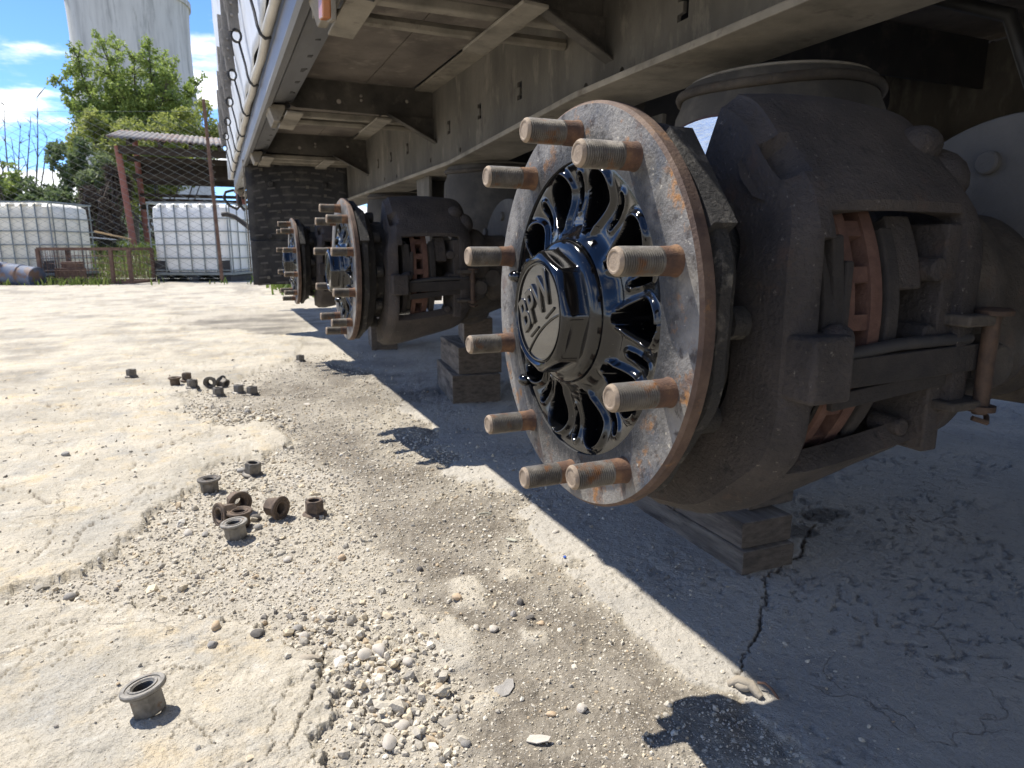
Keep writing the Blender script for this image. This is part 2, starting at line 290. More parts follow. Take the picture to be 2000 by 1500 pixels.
BAND = [(-0.5860,1.1990),(-0.3390,1.1620),(-0.2430,1.1820),(-0.1580,1.3890),(-0.0770,1.5520),(0.0180,1.7500),(0.1510,1.8660),(0.2140,1.6420),(0.2390,1.2730),(0.2430,0.9720),(0.2550,0.7800),(0.2140,0.5900),(0.0610,0.6020),(0.0750,0.6940),(0.0670,0.8120),(0.0110,0.9130),(-0.1210,1.0050),(-0.3260,1.1090)]
WEDGE = [(-0.1550,2.3870),(-0.1550,2.5510),(-0.0410,2.4170),(0.1270,2.2650),(0.1960,2.0240),(0.1570,1.9200),(0.0720,2.1040),(-0.0690,2.1260)]
CRACKS = [([(0.7670,0.7450),(0.7210,0.7040),(0.6640,0.6520),(0.6270,0.6200),(0.5890,0.5980),(0.5660,0.5840),(0.5420,0.5610)], .0045),
 ([(-0.2810,0.8960),(-0.2630,0.9310),(-0.2520,1.0120),(-0.2300,1.0240),(-0.2480,1.0240),(-0.2720,1.0280),(-0.3030,1.0110)], .003),([(-0.2300,1.0240),(-0.2040,1.0120),(-0.1620,1.0310)], .002),
 ([(0.0940,0.8240),(0.0770,0.7510),(0.0540,0.7030),(0.0420,0.6730),(0.0300,0.6300)], .003),([(-0.0850,0.7030),(-0.0670,0.7280),(-0.0410,0.6760)], .0025),([(-0.2350,0.8460),(-0.2270,0.8930),(-0.2150,0.9330),(-0.2290,1.0030)], .0018),
 ([(-0.1750,0.7790),(-0.1440,0.8120),(-0.0930,0.8460),(-0.0470,0.8270),(-0.0120,0.8340)], .0016),([(-0.4670,1.7040),(-0.3950,1.6230),(-0.3400,1.5680),(-0.2770,1.5720),(-0.2250,1.6160),(-0.1560,1.6220)], .005),([(-0.3210,1.2630),(-0.3090,1.3550),(-0.3240,1.4350)], .004),
 ([(-0.2720,1.2730),(-0.2710,1.3620),(-0.2150,1.4410),(-0.1710,1.5590),(-0.1560,1.6220)], .004),([(-0.6780,2.5970),(-0.5460,2.5640),(-0.3800,2.5070),(-0.1850,2.5210)], .006),([(-0.2270,1.7280),(-0.2320,1.8350),(-0.1510,1.8930),(-0.0670,2.0160)], .006),([(0.0130,1.7980),(0.0210,1.8690),(0.1020,1.9150)], .003),
 ([(-0.2930,0.9670),(-0.2520,0.9840),(-0.2100,0.9750)], .0022),([(0.0060,0.6410),(0.0190,0.6820),(0.0340,0.7300),(0.0670,0.7660)], .0022),([(0.7730,0.7430),(0.8820,0.7960),(1.0020,0.8620)], .004)]
OIL = [((1.0530,0.8990), .055, .03), ((0.9480,0.8600), .04, .028), ((0.4580,0.5000), .0, .0)]
ASPH = None
def zones(x, y):
    dist = np.hypot(x, y)
    wx = (fbm(x*9, y*9, 3, 5)-.5)*.13*np.clip(dist/1.2, .35, 2)+(fbm(x*60, y*60, 31, 4)-.5)*.032
    wy = (fbm(x*9+40, y*9, 7, 4)-.5)*.11*np.clip(dist/1.2, .35, 2)+(fbm(x*60, y*60+9, 37, 3)-.5)*.022
    qx, qy = x+wx*.45, y+wy*.45; e = np.clip(dist*.0022, .0016, .05)
    A = sdf(qx, qy, SLAB_A); B = sdf(qx, qy, SLAB_B); Cc = sdf(x+wx, y+wy, SLAB_C)
    jx = (fbm(x*190, y*190, 131, 3)-.5)*.012; qx = qx+jx; A = A+jx+(fbm(x*70+3, y*70, 133, 3)-.5)*.03; B = B+jx+(fbm(x*70+9, y*70, 137, 3)-.5)*.026
    slabAB = np.maximum(sstep(e, -e, A), sstep(e, -e, B)); slabC = sstep(e*2, -e*2, Cc)
    isl = 0*x
    for I in ISLES: isl = np.maximum(isl, sstep(.012, -.012, sdf(x+wx*.5, y+wy*.5, I)))
    dirt = sstep(.05, -.06, sdf(x+wx*1.2, y+wy*1.2, DIRT))*np.clip(.62+1.0*(fbm(x*7, y*7, 51, 4)-.42)*2, .25, 1)
    st = 0*x
    for T in STAIN: st = np.maximum(st, sstep(.12, -.12, sdf(x+wx*2, y+wy*2, T))*np.clip(fbm(x*4, y*8, 71, 5)*2.2-.45, 0, 1))
    st = np.maximum(st, .5*np.clip(fbm(x*3.4, y*3.4, 171, 7, .66)*5.0-2.4, 0, 1)*sstep(1.6, 3.4, dist))
    for (c, ra, rb) in OIL:
        if ra: st = np.maximum(st, sstep(1.15, .8, np.hypot((x-c[0])/ra, (y-c[1])/rb)+(fbm(x*30, y*30, 5)-.5)*.5))
    cr = 0*x
    for (ln, w) in CRACKS:
        ww = w*.40*np.clip(.1+1.5*vnoise(x*30, y*30, 9), .15, 1.6)
        cr = np.maximum(cr, sstep(ww*1.5, ww*.4, polydist(x+wx*.35+(fbm(x*110, y*110, 83, 3)-.5)*.012, y+wy*.35+(fbm(x*110, y*110, 87, 3)-.5)*.012, ln)))
    slab = np.clip(slabAB+slabC*.92+isl*.75, 0, 1); dirt = dirt*(1-np.clip(slabC+isl+slabAB*.8, 0, 1))
    verge = sstep(10.7, 11.4, y*.917+x*.40+(fbm(x*1.2, y*1.2, 15)-.5)*1.6)*np.clip(.2+fbm(x*2, y*2, 44)*1.3, 0, 1)
    return slab, dirt, st, cr, slabAB, slabC, isl, verge
def height(x, y, z=None):
    slab, dirt, st, cr, sAB, sC, isl, verge = z if z is not None else zones(x, y)
    d = np.hypot(x, y); near = sstep(9, 3, d)
    rough = (fbm(x*120, y*120, 21, 4)-.5); mid = fbm(x*26, y*26, 22, 4)-.5; low = fbm(x*3, y*3, 23, 4)-.5
    pits = sstep(.60, .72, fbm(x*85, y*85, 61, 3))*sstep(.42, .6, fbm(x*6, y*6, 62, 3))
    flake = np.floor(fbm(x*11, y*15, 64, 5)*7+.6)/7-.5
    h = low*.012
    h = h+sAB*(.011+flake*.010*near)+isl*.006+sC*.004
    h = h+near*(rough*(.0035*(1-slab)+.0012*slab+.001*sC)+mid*(.009*(1-slab)+.002)-pits*.003*slab)
    h = h+np.clip(sstep(.02,-.05,sdf(x, y, PILE)),0,1)*((fbm(x*75, y*75, 141, 4)-.45)*.016+.002)*(1-sAB)
    h = h-cr*.005*near+sAB*near*(fbm(x*45, y*60, 66, 4)-.5)*.005
    bank = sstep(12.9, 15.8, y)*.43*(1-sstep(3, 6, x))
    return h+bank
def hz(x, y): return float(height(np.array([float(x)]), np.array([float(y)]))[0])
def ground_material():
    m = bpy.data.materials.new('broken concrete and gravel'); m.use_nodes = True; nt = m.node_tree; N = nt.nodes.new; L = nt.links.new
    b = nt.nodes['Principled BSDF']; b.inputs['Roughness'].default_value = .95; b.inputs['Specular IOR Level'].default_value = .25
    pos = N('ShaderNodeNewGeometry').outputs['Position']
    za = N('ShaderNodeVertexColor'); za.layer_name = 'zone'; zb = N('ShaderNodeVertexColor'); zb.layer_name = 'zone2'
    s1 = N('ShaderNodeSeparateColor'); L(za.outputs[0], s1.inputs[0]); s2 = N('ShaderNodeSeparateColor'); L(zb.outputs[0], s2.inputs[0])
    def noise(s, d=6, r=.6, off=0, vec=None):
        z = N('ShaderNodeTexNoise'); z.inputs['Scale'].default_value = s; z.inputs['Detail'].default_value = d; z.inputs['Roughness'].default_value = r
        a = N('ShaderNodeVectorMath'); a.operation = 'ADD'; a.inputs[1].default_value = (off, off*.7, 0); L(vec or pos, a.inputs[0]); L(a.outputs[0], z.inputs['Vector']); return z.outputs[0]
    def mr(x, a, b_, c=0, d=1):
        q = N('ShaderNodeMapRange'); q.inputs[1].default_value = a; q.inputs[2].default_value = b_; q.inputs[3].default_value = c; q.inputs[4].default_value = d; L(x, q.inputs[0]); return q.outputs[0]
    def mix(f, a, c, mode='MIX'):
        q = N('ShaderNodeMix'); q.data_type = 'RGBA'; q.blend_type = mode
        if isinstance(f, float): q.inputs[0].default_value = f
        else: L(f, q.inputs[0])
        for i, v in ((6, a), (7, c)):
            if isinstance(v, tuple): q.inputs[i].default_value = (*v, 1)
            else: L(v, q.inputs[i])
        return q.outputs[2]
    def mul(a, c):
        q = N('ShaderNodeMath'); q.operation = 'MULTIPLY'; L(a, q.inputs[0])
        if isinstance(c, float): q.inputs[1].default_value = c
        else: L(c, q.inputs[1])
        return q.outputs[0]
    # cream screed: pale, yellow and grey patches, pitted
    slab = mix(mr(noise(5), .38, .62), (.41,.37,.295), (.55,.49,.385))
    slab = mix(mr(noise(11, 7, .65, 3), .53, .68), slab, (.56,.455,.295))
    slab = mix(mr(noise(8, 7, .7, 9), .54, .68, 0, .8), slab, (.345,.335,.305))
    slab = mix(mr(noise(34, 6, .7, 5), .56, .70, 0, .75), slab, (.62,.585,.50))
    slab = mix(mr(noise(2.2, 7, .7, 8), .50, .66, 0, .55), slab, (.39,.37,.325))
    slab = mix(mr(noise(230, 4, .65, 6), .57, .66, 0, .75), slab, (.25,.22,.175))
    slab = mix(mr(noise(520, 3, .6, 46), .58, .66, 0, .55), slab, (.20,.18,.15))
    slab = mix(mr(noise(120, 5, .7, 16), .62, .70, 0, .6), slab, (.27,.245,.205))
    # worn concrete under the trailer: greyer, with dark grit spots
    sc = mix(mr(noise(4, 6, .6, 12), .36, .62), (.385,.36,.315), (.48,.44,.37))
    sc = mix(mr(noise(15, 8, .72, 14), .59, .70, 0, .5), sc, (.20,.19,.175))
    sc = mix(mr(noise(90, 5, .7, 15), .60, .70, 0, .7), sc, (.14,.13,.12))
    grav = mix(mr(noise(60, 7, .7, 21), .35, .65), (.36,.322,.255), (.50,.45,.36))
    grav = mix(mr(noise(6, 5, .6, 22), .45, .65, 0, .6), grav, (.45,.41,.345))
    dirt = mix(mr(noise(80, 7, .72, 31), .36, .64), (.132,.112,.086), (.235,.202,.156))
    dirt = mix(mr(noise(330, 3, .6, 32), .60, .66, 0, .85), dirt, (.44,.40,.33))
    dirt = mix(mr(noise(9, 5, .6, 33), .5, .68, 0, .7), dirt, (.33,.295,.235))
    col = mix(s1.outputs[1], grav, dirt)
    col = mix(s1.outputs[0], col, mix(s2.outputs[0], slab, sc))
    # faint hairline crazing of the screed
    wv = N('ShaderNodeVectorMath'); wv.operation = 'ADD'; nv = N('ShaderNodeTexNoise'); nv.inputs['Scale'].default_value = 14; nv.inputs['Detail'].default_value = 6; L(pos, nv.inputs['Vector'])
    sv = N('ShaderNodeVectorMath'); sv.operation = 'SCALE'; sv.inputs['Scale'].default_value = .11; L(nv.outputs[1], sv.inputs[0]); L(pos, wv.inputs[0]); L(sv.outputs[0], wv.inputs[1])
    vo = N('ShaderNodeTexVoronoi'); vo.feature = 'DISTANCE_TO_EDGE'; vo.inputs['Scale'].default_value = 4.6; L(wv.outputs[0], vo.inputs['Vector'])
    hair = mul(mul(mr(vo.outputs[0], .002, .008, 1, 0), mr(noise(3.5, 4, .6, 40), .50, .60)), s1.outputs[0])
    col = mix(mul(hair, .5), col, (.17,.145,.115))
    col = mix(mul(za.outputs[1], .8), col, (.12,.10,.08))          # crack dirt
    col = mix(mul(s1.outputs[2], .8), col, (.075,.066,.055))         # oil
    gr = mix(mr(noise(2.2, 6, .7, 50), .4, .6), (.20,.185,.12), (.11,.135,.05))
    col = mix(s2.outputs[1], col, gr)
    col = mix(mr(noise(640, 3, .7, 71), .42, .62, 0, .16), col, (.20,.18,.15))
    L(col, b.inputs['Base Color'])
    b1 = N('ShaderNodeBump'); b1.inputs['Strength'].default_value = .75; b1.inputs['Distance'].default_value = .004; L(noise(170, 7, .7, 60), b1.inputs['Height'])
    b2 = N('ShaderNodeBump'); b2.inputs['Strength'].default_value = .8; b2.inputs['Distance'].default_value = .012; b2.invert = False; L(noise(40, 6, .68, 61), b2.inputs['Height'])
    b3 = N('ShaderNodeBump'); b3.inputs['Strength'].default_value = .8; b3.inputs['Distance'].default_value = .003; b3.invert = True; L(hair, b3.inputs['Height'])
    L(b2.outputs[0], b1.inputs['Normal']); L(b1.outputs[0], b3.inputs['Normal']); L(b3.outputs[0], b.inputs['Normal'])
    return m
def build_ground():
    yy = np.arange(1570, 519, -2.75); ang = R(11.426)+np.arctan((yy-750)/1316.1); rad = CAM_H/np.tan(ang)
    rad = np.concatenate([[.02, .12, .22, .32, .42, .48, .52], rad[rad > .53], [21, 24, 28, 34, 45, 70, 120, 250, 600, 1500, 5000]])
    h0 = R(23.37); th = np.concatenate([np.linspace(h0-R(52), h0+R(50), 800), np.linspace(h0+R(50), h0+R(308), 110)[1:-1]])
    RR, TT = np.meshgrid(rad, th, indexing='ij'); X = RR*np.sin(TT); Y = RR*np.cos(TT); x, y = X.ravel(), Y.ravel()
    Z = zones(x, y); h = height(x, y, Z); na, nb = X.shape
    idx = np.arange(na*nb).reshape(na, nb); j = np.roll(idx, -1, 1)
    F = np.stack([idx[:-1], j[:-1], j[1:], idx[1:]], -1).reshape(-1, 4)
    me = bpy.data.meshes.new('ground'); nv, nf = na*nb, len(F)
    me.vertices.add(nv); me.vertices.foreach_set('co', np.stack([x, y, h], 1).astype(np.float32).ravel())
    me.loops.add(nf*4); me.loops.foreach_set('vertex_index', F.astype(np.int32).ravel())
    me.polygons.add(nf); me.polygons.foreach_set('loop_start', np.arange(0, nf*4, 4, dtype=np.int32)); me.update(calc_edges=True)
    me.polygons.foreach_set('use_smooth', np.ones(nf, bool))
    slab, dirt, st, cr, sAB, sC, isl, verge = Z
    a = me.color_attributes.new('zone', 'FLOAT_COLOR', 'POINT'); a.data.foreach_set('color', np.stack([slab, dirt, st, cr], 1).astype(np.float32).ravel())
    a = me.color_attributes.new('zone2', 'FLOAT_COLOR', 'POINT'); a.data.foreach_set('color', np.stack([sC, verge, isl, x*0+1], 1).astype(np.float32).ravel())
    me.materials.append(ground_material())
    o = bpy.data.objects.new('ground', me); C.objects.link(o); o['kind'] = 'structure'; o['label'] = 'broken pale concrete yard with gravel and dirt'
    if me.polygons[len(F)//2].normal.z < 0: me.flip_normals()
    return o
build_ground()

# ---------------------------------------------------------------- loose gravel: one mass of stones
def ico():
    t = (1+5**.5)/2; v = np.array([(-1,t,0),(1,t,0),(-1,-t,0),(1,-t,0),(0,-1,t),(0,1,t),(0,-1,-t),(0,1,-t),(t,0,-1),(t,0,1),(-t,0,-1),(-t,0,1)], float)
    f = np.array([(0,11,5),(0,5,1),(0,1,7),(0,7,10),(0,10,11),(1,5,9),(5,11,4),(11,10,2),(10,7,6),(7,1,8),(3,9,4),(3,4,2),(3,2,6),(3,6,8),(3,8,9),(4,9,5),(2,4,11),(6,2,10),(8,6,7),(9,8,1)])
    return v/np.linalg.norm(v[0]), f
def rand_rot(n):
    q = rng.normal(size=(n, 4)); q /= np.linalg.norm(q, axis=1)[:, None]; w, x, y, z = q.T
    return np.stack([1-2*(y*y+z*z), 2*(x*y-z*w), 2*(x*z+y*w), 2*(x*y+z*w), 1-2*(x*x+z*z), 2*(y*z-x*w), 2*(x*z-y*w), 2*(y*z+x*w), 1-2*(x*x+y*y)], 1).reshape(-1, 3, 3)
def gravel(name, n, region, dens, rfun, mat, sink=.25):
    xs = []; ys = []
    x0, x1, y0, y1 = region
    while sum(map(len, xs)) < n:
        x = rng.uniform(x0, x1, 60000); y = rng.uniform(y0, y1, 60000); k = rng.random(60000) < dens(x, y); xs.append(x[k]); ys.append(y[k])
    x = np.concatenate(xs)[:n]; y = np.concatenate(ys)[:n]; r = rfun(x, y)
    v, f = ico(); m = len(v)
    sc = np.stack([rng.uniform(.75, 1.35, n), rng.uniform(.65, 1.1, n), rng.uniform(.45, .9, n)], 1)*r[:, None]
    P = v[None]*(1+rng.normal(0, .20, (n, m, 1)))*sc[:, None, :]
    tilt = rand_rot(n); flat = rng.random(n) < .55
    a = rng.uniform(0, 2*PI, n); Z = np.zeros((n, 3, 3)); Z[:, 0, 0] = np.cos(a); Z[:, 0, 1] = -np.sin(a); Z[:, 1, 0] = np.sin(a); Z[:, 1, 1] = np.cos(a); Z[:, 2, 2] = 1
    Rm = np.where(flat[:, None, None], Z, tilt); P = np.einsum('nij,nmj->nmi', Rm, P)
    g = height(x, y); low = -P[:, :, 2].min(1)
    P += np.stack([x, y, g+low*(1-2*sink)], 1)[:, None, :]
    me = bpy.data.meshes.new(name); F = (f[None]+(np.arange(n)*m)[:, None, None]).reshape(-1, 3)
    me.vertices.add(n*m); me.vertices.foreach_set('co', P.astype(np.float32).ravel())
    me.loops.add(len(F)*3); me.loops.foreach_set('vertex_index', F.astype(np.int32).ravel())
    me.polygons.add(len(F)); me.polygons.foreach_set('loop_start', np.arange(0, len(F)*3, 3, dtype=np.int32)); me.update(calc_edges=True)
    pal = np.array([(.50,.45,.36),(.58,.53,.43),(.46,.415,.335),(.53,.45,.32),(.37,.335,.275),(.60,.56,.48),(.42,.33,.22),(.20,.18,.155)])
    w = np.array([.30,.12,.24,.11,.11,.03,.05,.04]); ci = rng.choice(8, n, p=w/w.sum()); c = pal[ci]*rng.uniform(.85, 1.12, (n, 1))
    c = np.repeat(np.concatenate([c, np.ones((n, 1))], 1), m, 0)
    at = me.color_attributes.new('tint', 'FLOAT_COLOR', 'POINT'); at.data.foreach_set('color', c.astype(np.float32).ravel())
    me.polygons.foreach_set('use_smooth', np.zeros(len(F), bool)); me.materials.append(mat); o = bpy.data.objects.new(name, me); C.objects.link(o); return o
def gravel_material():
    m = bpy.data.materials.new('mixed gravel'); m.use_nodes = True; nt = m.node_tree; N = nt.nodes.new; L = nt.links.new; b = nt.nodes['Principled BSDF']
    b.inputs['Roughness'].default_value = .9; b.inputs['Specular IOR Level'].default_value = .3
    v = N('ShaderNodeVertexColor'); v.layer_name = 'tint'; z = N('ShaderNodeTexNoise'); z.inputs['Scale'].default_value = 420; z.inputs['Detail'].default_value = 4
    L(N('ShaderNodeNewGeometry').outputs['Position'], z.inputs['Vector'])
    mr = N('ShaderNodeMapRange'); mr.inputs[1].default_value = .3; mr.inputs[2].default_value = .7; mr.inputs[3].default_value = .78; mr.inputs[4].default_value = 1.15; L(z.outputs[0], mr.inputs[0])
    q = N('ShaderNodeMix'); q.data_type = 'RGBA'; q.blend_type = 'MULTIPLY'; q.inputs[0].default_value = 1; L(v.outputs[0], q.inputs[6]); L(mr.outputs[0], q.inputs[7]); L(q.outputs[2], b.inputs['Base Color'])
    bp = N('ShaderNodeBump'); bp.inputs['Strength'].default_value = .5; bp.inputs['Distance'].default_value = .001; L(z.outputs[0], bp.inputs['Height']); L(bp.outputs[0], b.inputs['Normal'])
    return m
GM = gravel_material()
def dens_fine(x, y):
    slab, dirt, st, cr, sAB, sC, isl, verge = zones(x, y)
    d = np.hypot(x, y); f = np.clip(1.0/np.maximum(d, .6)**1.6, 0, 1.2)
    inview = (np.arctan2(x, y) > R(-16)) & (np.arctan2(x, y) < R(58)) & (d > .5)
    return inview*f*np.clip((1-sAB)*(1-sC)*(1-isl*.6)*(.75-.25*dirt)+.035*sAB+.05*sC*(x < .7), 0, 1)
g = gravel('gravel', 40000, (-.9, 1.2, .3, 3.4), dens_fine, lambda x, y: np.clip(np.exp(rng.normal(math.log(.00112), .52, len(x)))*np.clip(np.hypot(x, y), .8, 1.5), .0007, .0048), GM, .38)
tag(g, 'loose pale gravel scattered over the bare dirt', 'gravel', kind='stuff')
def dens_pile(x, y): return sstep(.03, -.06, sdf(x, y, PILE))*np.clip(fbm(x*22, y*22, 91, 3)*2.4-.55, 0, 1)+.05*sstep(.02, -.04, sdf(x, y, BAND))+.22*sstep(.02, -.02, sdf(x, y, WEDGE))
g = gravel('stone_chips', 1700, (-.75, .65, .35, 2.4), dens_pile, lambda x, y: np.clip(np.exp(rng.normal(math.log(.0034), .45, len(x))), .0020, .0105), GM, .33)
tag(g, 'coarse pale stone chips heaped along the broken slab edge', 'gravel', kind='stuff')

# ---------------------------------------------------------------- the trailer: one thing, many parts
T = Vector((1.42, 3.0, 0))
trailer = tag(empty('semi_trailer', T), 'jacked up curtain side trailer with its wheels taken off, resting on timber blocks', 'trailer')
def tp(name, mb, mat, smooth=None, bevel=None, seg=2): return mb.build(name, mat, trailer, smooth, bevel, -T, seg)
Y_A, Y_B = -6.8, 6.62
def plate(outer, holes, t, to3, nrm):
    """flat plate with real openings; 2D outlines -> 3D by to3, thickened along nrm"""
    bm = bmesh.new(); es = []
    for lp in [outer]+holes:
        vs = [bm.verts.new(to3(*p)) for p in lp]; es += [bm.edges.new((vs[i], vs[(i+1) % len(vs)])) for i in range(len(vs))]
    bmesh.ops.triangle_fill(bm, use_beauty=True, use_dissolve=False, edges=es)
    r = bmesh.ops.extrude_face_region(bm, geom=bm.faces[:]); 
    bmesh.ops.translate(bm, vec=Vector(nrm)*t, verts=[v for v in r['geom'] if isinstance(v, bmesh.types.BMVert)])
    bmesh.ops.recalc_face_normals(bm, faces=bm.faces); bm.verts.index_update()
    m = MB(); m.v = [tuple(v.co) for v in bm.verts]; m.f = [tuple(v.index for v in f.verts) for f in bm.faces]; m.mi = [0]*len(m.f); bm.free(); return m
def c_hole(y, z, s=1):
    p = [(-.017,.023),(.015,.023),(.015,.011),(-.001,.009),(-.001,-.009),(.015,-.011),(.015,-.023),(-.017,-.023)]
    return [(y+a*s, z+b*s) for a, b in p]
def o_hole(y, z, r): return [(y+r*math.cos(2*PI*k/10), z+r*math.sin(2*PI*k/10)) for k in range(10)]
WEBX = .80
hl = [c_hole(y, .937) for y in (.42, 1.083, 1.80, 2.112, 2.42, 2.994, 3.30, 3.577, 3.9, 4.5)]+[o_hole(y, z, .009) for y, z in ((1.28,.872),(1.43,.872),(2.30,.845),(2.65,.85),(3.2,.84),(.75,.9),(2.70,.965),(1.46,.99),(3.45,.85))]
web_out = [(Y_A,.845),(1.36,.845),(2.24,.80),(Y_B-.1,.80),(Y_B-.1,1.088),(Y_A,1.088)]
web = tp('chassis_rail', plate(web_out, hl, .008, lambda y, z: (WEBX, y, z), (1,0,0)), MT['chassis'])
m = MB()
for a, b in ((Y_A,1.36),(1.36,2.24),(2.24,Y_B-.1)):
    za, zb = (.845 if a < 1.4 else .80), (.845 if b < 1.4 else .80)
    if a == 1.36: za, zb = .845, .80
    vs = [(x, y, z+dz) for y, z in ((a,za),(b,zb)) for x in (.735,.90) for dz in (-.014, -.001)]
    m.add(vs, [(0,1,3,2),(4,6,7,5),(0,4,5,1),(2,3,7,6),(0,2,6,4),(1,5,7,3)])
m.build('bottom_flange', MT['chassis_pale'], web, None, .002)
MB().box((.775,(Y_A+Y_B)/2,1.093),(.085,Y_B-Y_A-.2,.008)).build('top_flange', MT['chassis_pale'], web)
far = tp('chassis_rail', MB().box((2.08,(Y_A+Y_B)/2,.944),(.008,Y_B-Y_A-.2,.288)).box((2.0,(Y_A+Y_B)/2,.795),(.165,Y_B-Y_A-.2,.012)), MT['chassis'])
# side rail (aluminium rave) with its bright bottom lip
prof = [(.188,.998),(.207,.996),(.213,1.004),(.208,1.012),(.199,1.016),(.199,1.095),(.206,1.118),(.206,1.165),(.225,1.165),(.225,1.108),(.215,1.09),(.215,1.022),(.290,1.022),(.290,1.014),(.225,1.006),(.214,.990),(.196,.988)]
rail = tp('side_rail', MB().prism(prof, Y_A, Y_B, 'XZ'), MT['alu'], 30)
m = MB()
for y in np.arange(-6.4, 6.4, .155): m.box((.2565, y, 1.0125), (.04, .012+.03*random.random(), .0035), Matrix.Rotation(random.uniform(-.5,.5), 3, 'Z'))
tag(m.build('slot', MT['dark'], rail), kind='stuff')
MB().prism([(x+2.84-2*x, z) for x, z in prof], Y_A, Y_B, 'XZ')
tp('side_rail', MB().box((2.60,(Y_A+Y_B)/2,1.08),(.06,Y_B-Y_A,.17)), MT['alu'])
# floor: real panels between the crossmembers
CM = [1.40+1.247*k for k in range(-6, 5)]
ys = [Y_A]+CM+[Y_B]
me_cache = {}
for a, b in zip(ys[:-1], ys[1:]):
    for x0, x1 in ((.292,.548),(.551,.730),(.81,1.43),(1.433,2.06),(2.09,2.58)):
        z = 1.1+random.uniform(-.002,.002)
        tp('floor_panel', MB().box(((x0+x1)/2,(a+b)/2,z+.012),(x1-x0-.002,b-a-.004,.024)), MT['under'])
for y in CM:
    # tapered pressed web, lower bars and end bracket
    pr = [(.218,1.03),(.30,1.0),(.66,.995),(.798,.995),(.798,1.098),(.218,1.098)]
    hs = [[(x+r*math.cos(t*PI/4), z+r*math.sin(t*PI/4)) for t in range(8)] for x, z, r in ((.53,1.055,.006),(.53,1.04,.006),(.45,1.03,.009),(.70,1.05,.007))]
    cm = tp('crossmember', plate(pr, hs, .006, lambda x, z: (x, y-.04, z), (0,1,0)), MT['cross'])
    MB().box((1.44,y-.03,1.03),(1.26,.008,.13)).box((2.33,y-.03,1.045),(.48,.008,.10)).build('web_plate', MT['dark'], cm)
    MB().box((.505,y-.012,.982),(.575,.030,.022)).build('lower_bar', MT['chassis_pale'], cm, None, .004)
    MB().tube([(.22,y+.13,.985),(.5,y+.13,.983),(.795,y+.13,.985)], .013, 8).build('pipe', MT['chassis_pale'], cm, 40)
    for x in (.283, .585):
        MB().box((x,y+.01,.9605),(.054,.34,.007), Matrix.Rotation(R(3),3,'Y')).build('flat_bracket', MT['chassis_pale'], cm, None, .0015)
    gs = MB().prism([(.798,.905),(.798,.994),(.62,.994)], y-.055, y-.049, 'XZ').box((.712,y-.069,.948),(.215,.034,.005), Matrix.Rotation(R(26.5),3,'Y'))
    gs.build('gusset', MT['cross'], cm, None, .001)
    MB().prism([(.204,1.0),(.262,1.0),(.262,.985),(.240,.945),(.222,.945)], y-.06, y+.09, 'XZ').build('end_bracket', MT['chassis_pale'], cm, None, .002)
# box body and curtain
def curtain_x(y, z):
    k = ((y-2.24)/.62) % 1; pull = math.exp(-((k-.5)/.16)**2); u = min(1, max(0, (z-1.14)/.35))
    return .176-.038*u+.007*math.sin(2*PI*k)*(.3+.7*u)+(.005*math.sin(z*9+y*3.1)+.004*math.sin(z*23+y*7))*(.25+.75*u)*math.exp(-(z-1.14)*.7)-.008*pull*(1-u)
yv = np.arange(Y_A, Y_B+.01, .031); zv = np.concatenate([np.arange(1.14,1.9,.04), np.arange(1.9,4.05,.15)])
m = MB().grid([[(curtain_x(y, z), y, z) for z in zv] for y in yv])
cur = tp('side_curtain', m, MT['white'], 60); cur.modifiers.new('thick', 'SOLIDIFY').thickness = .003
tp('box_body', MB().box((1.43,Y_A-.02,2.55),(2.5,.04,2.9)).box((2.68,(Y_A+Y_B)/2,2.6),(.02,Y_B-Y_A,2.9)).box((1.41,(Y_A+Y_B)/2,4.03),(2.56,Y_B-Y_A,.04)).box((1.43,Y_B-.05,2.55),(2.42,.05,2.85)).box((.20,Y_B-.04,2.55),(.09,.08,2.9)), MT['white'])
# hem roll along the curtain bottom, broken in soft sections by the strap loops
pts = []; rr = []
for i, y in enumerate(np.arange(-6.7, 6.6, .031)):
    k = ((y-2.24)/.31) % 1; pts.append((.181+.002*math.sin(y*3.3)+.002*math.sin(y*11), y, 1.112+.003*math.sin(y*2.1+1))); rr.append(.0118+.0022*math.sin(PI*k)**.5+(.002 if k < .05 else 0))
MB().tube(pts, rr, 10).build('hem_roll', MT['hem'], cur, 60)
ring_me = None
for i, y in enumerate(np.arange(2.24-.62*8, 6.4, .62)):
    m = MB(); rot = Matrix.Rotation(R(-58), 3, 'Z')
    x0 = .128
    m.box((x0-.002,y,1.53),(.004,.050,.34), rot); strap = m.build('strap', MT['strap'], cur, None, None)
    b = MB(); rb = Matrix.Rotation(R(-52),3,'Z') @ Matrix.Rotation(R(6),3,'X')
    b.box((x0-.006,y-.01,1.375),(.008,.048,.17), rb); b.box((x0-.018,y-.016,1.40),(.007,.034,.10), rb)
    for dz in (-.03,.01,.05): b.lathe([(-.009,.0),(-.009,.005),(.002,.006)], 10, 'Y', (x0-.006,y-.022,1.37+dz))
    b.build('buckle', MT['strap'], cur, 30, .0015)
    t = MB().tube([(x0+.004+.017*math.cos(a), y-.012, 1.275+.021*math.sin(a)) for a in np.linspace(0,2*PI,16)[:-1]], .0050, 6, closed=True); t.build('buckle_ring', MT['black'], cur, 60)
    q = [(x0+.012,y,1.262),(.147,y-.015,1.22),(.155,y-.04,1.17),(.158,y-.065,1.13),(.164,y-.08,1.104),(.176,y-.082,1.092),(.192,y-.08,1.098)]
    MB().tube(q, .0045, 6).build('strap_tail', MT['black'], cur, 60)
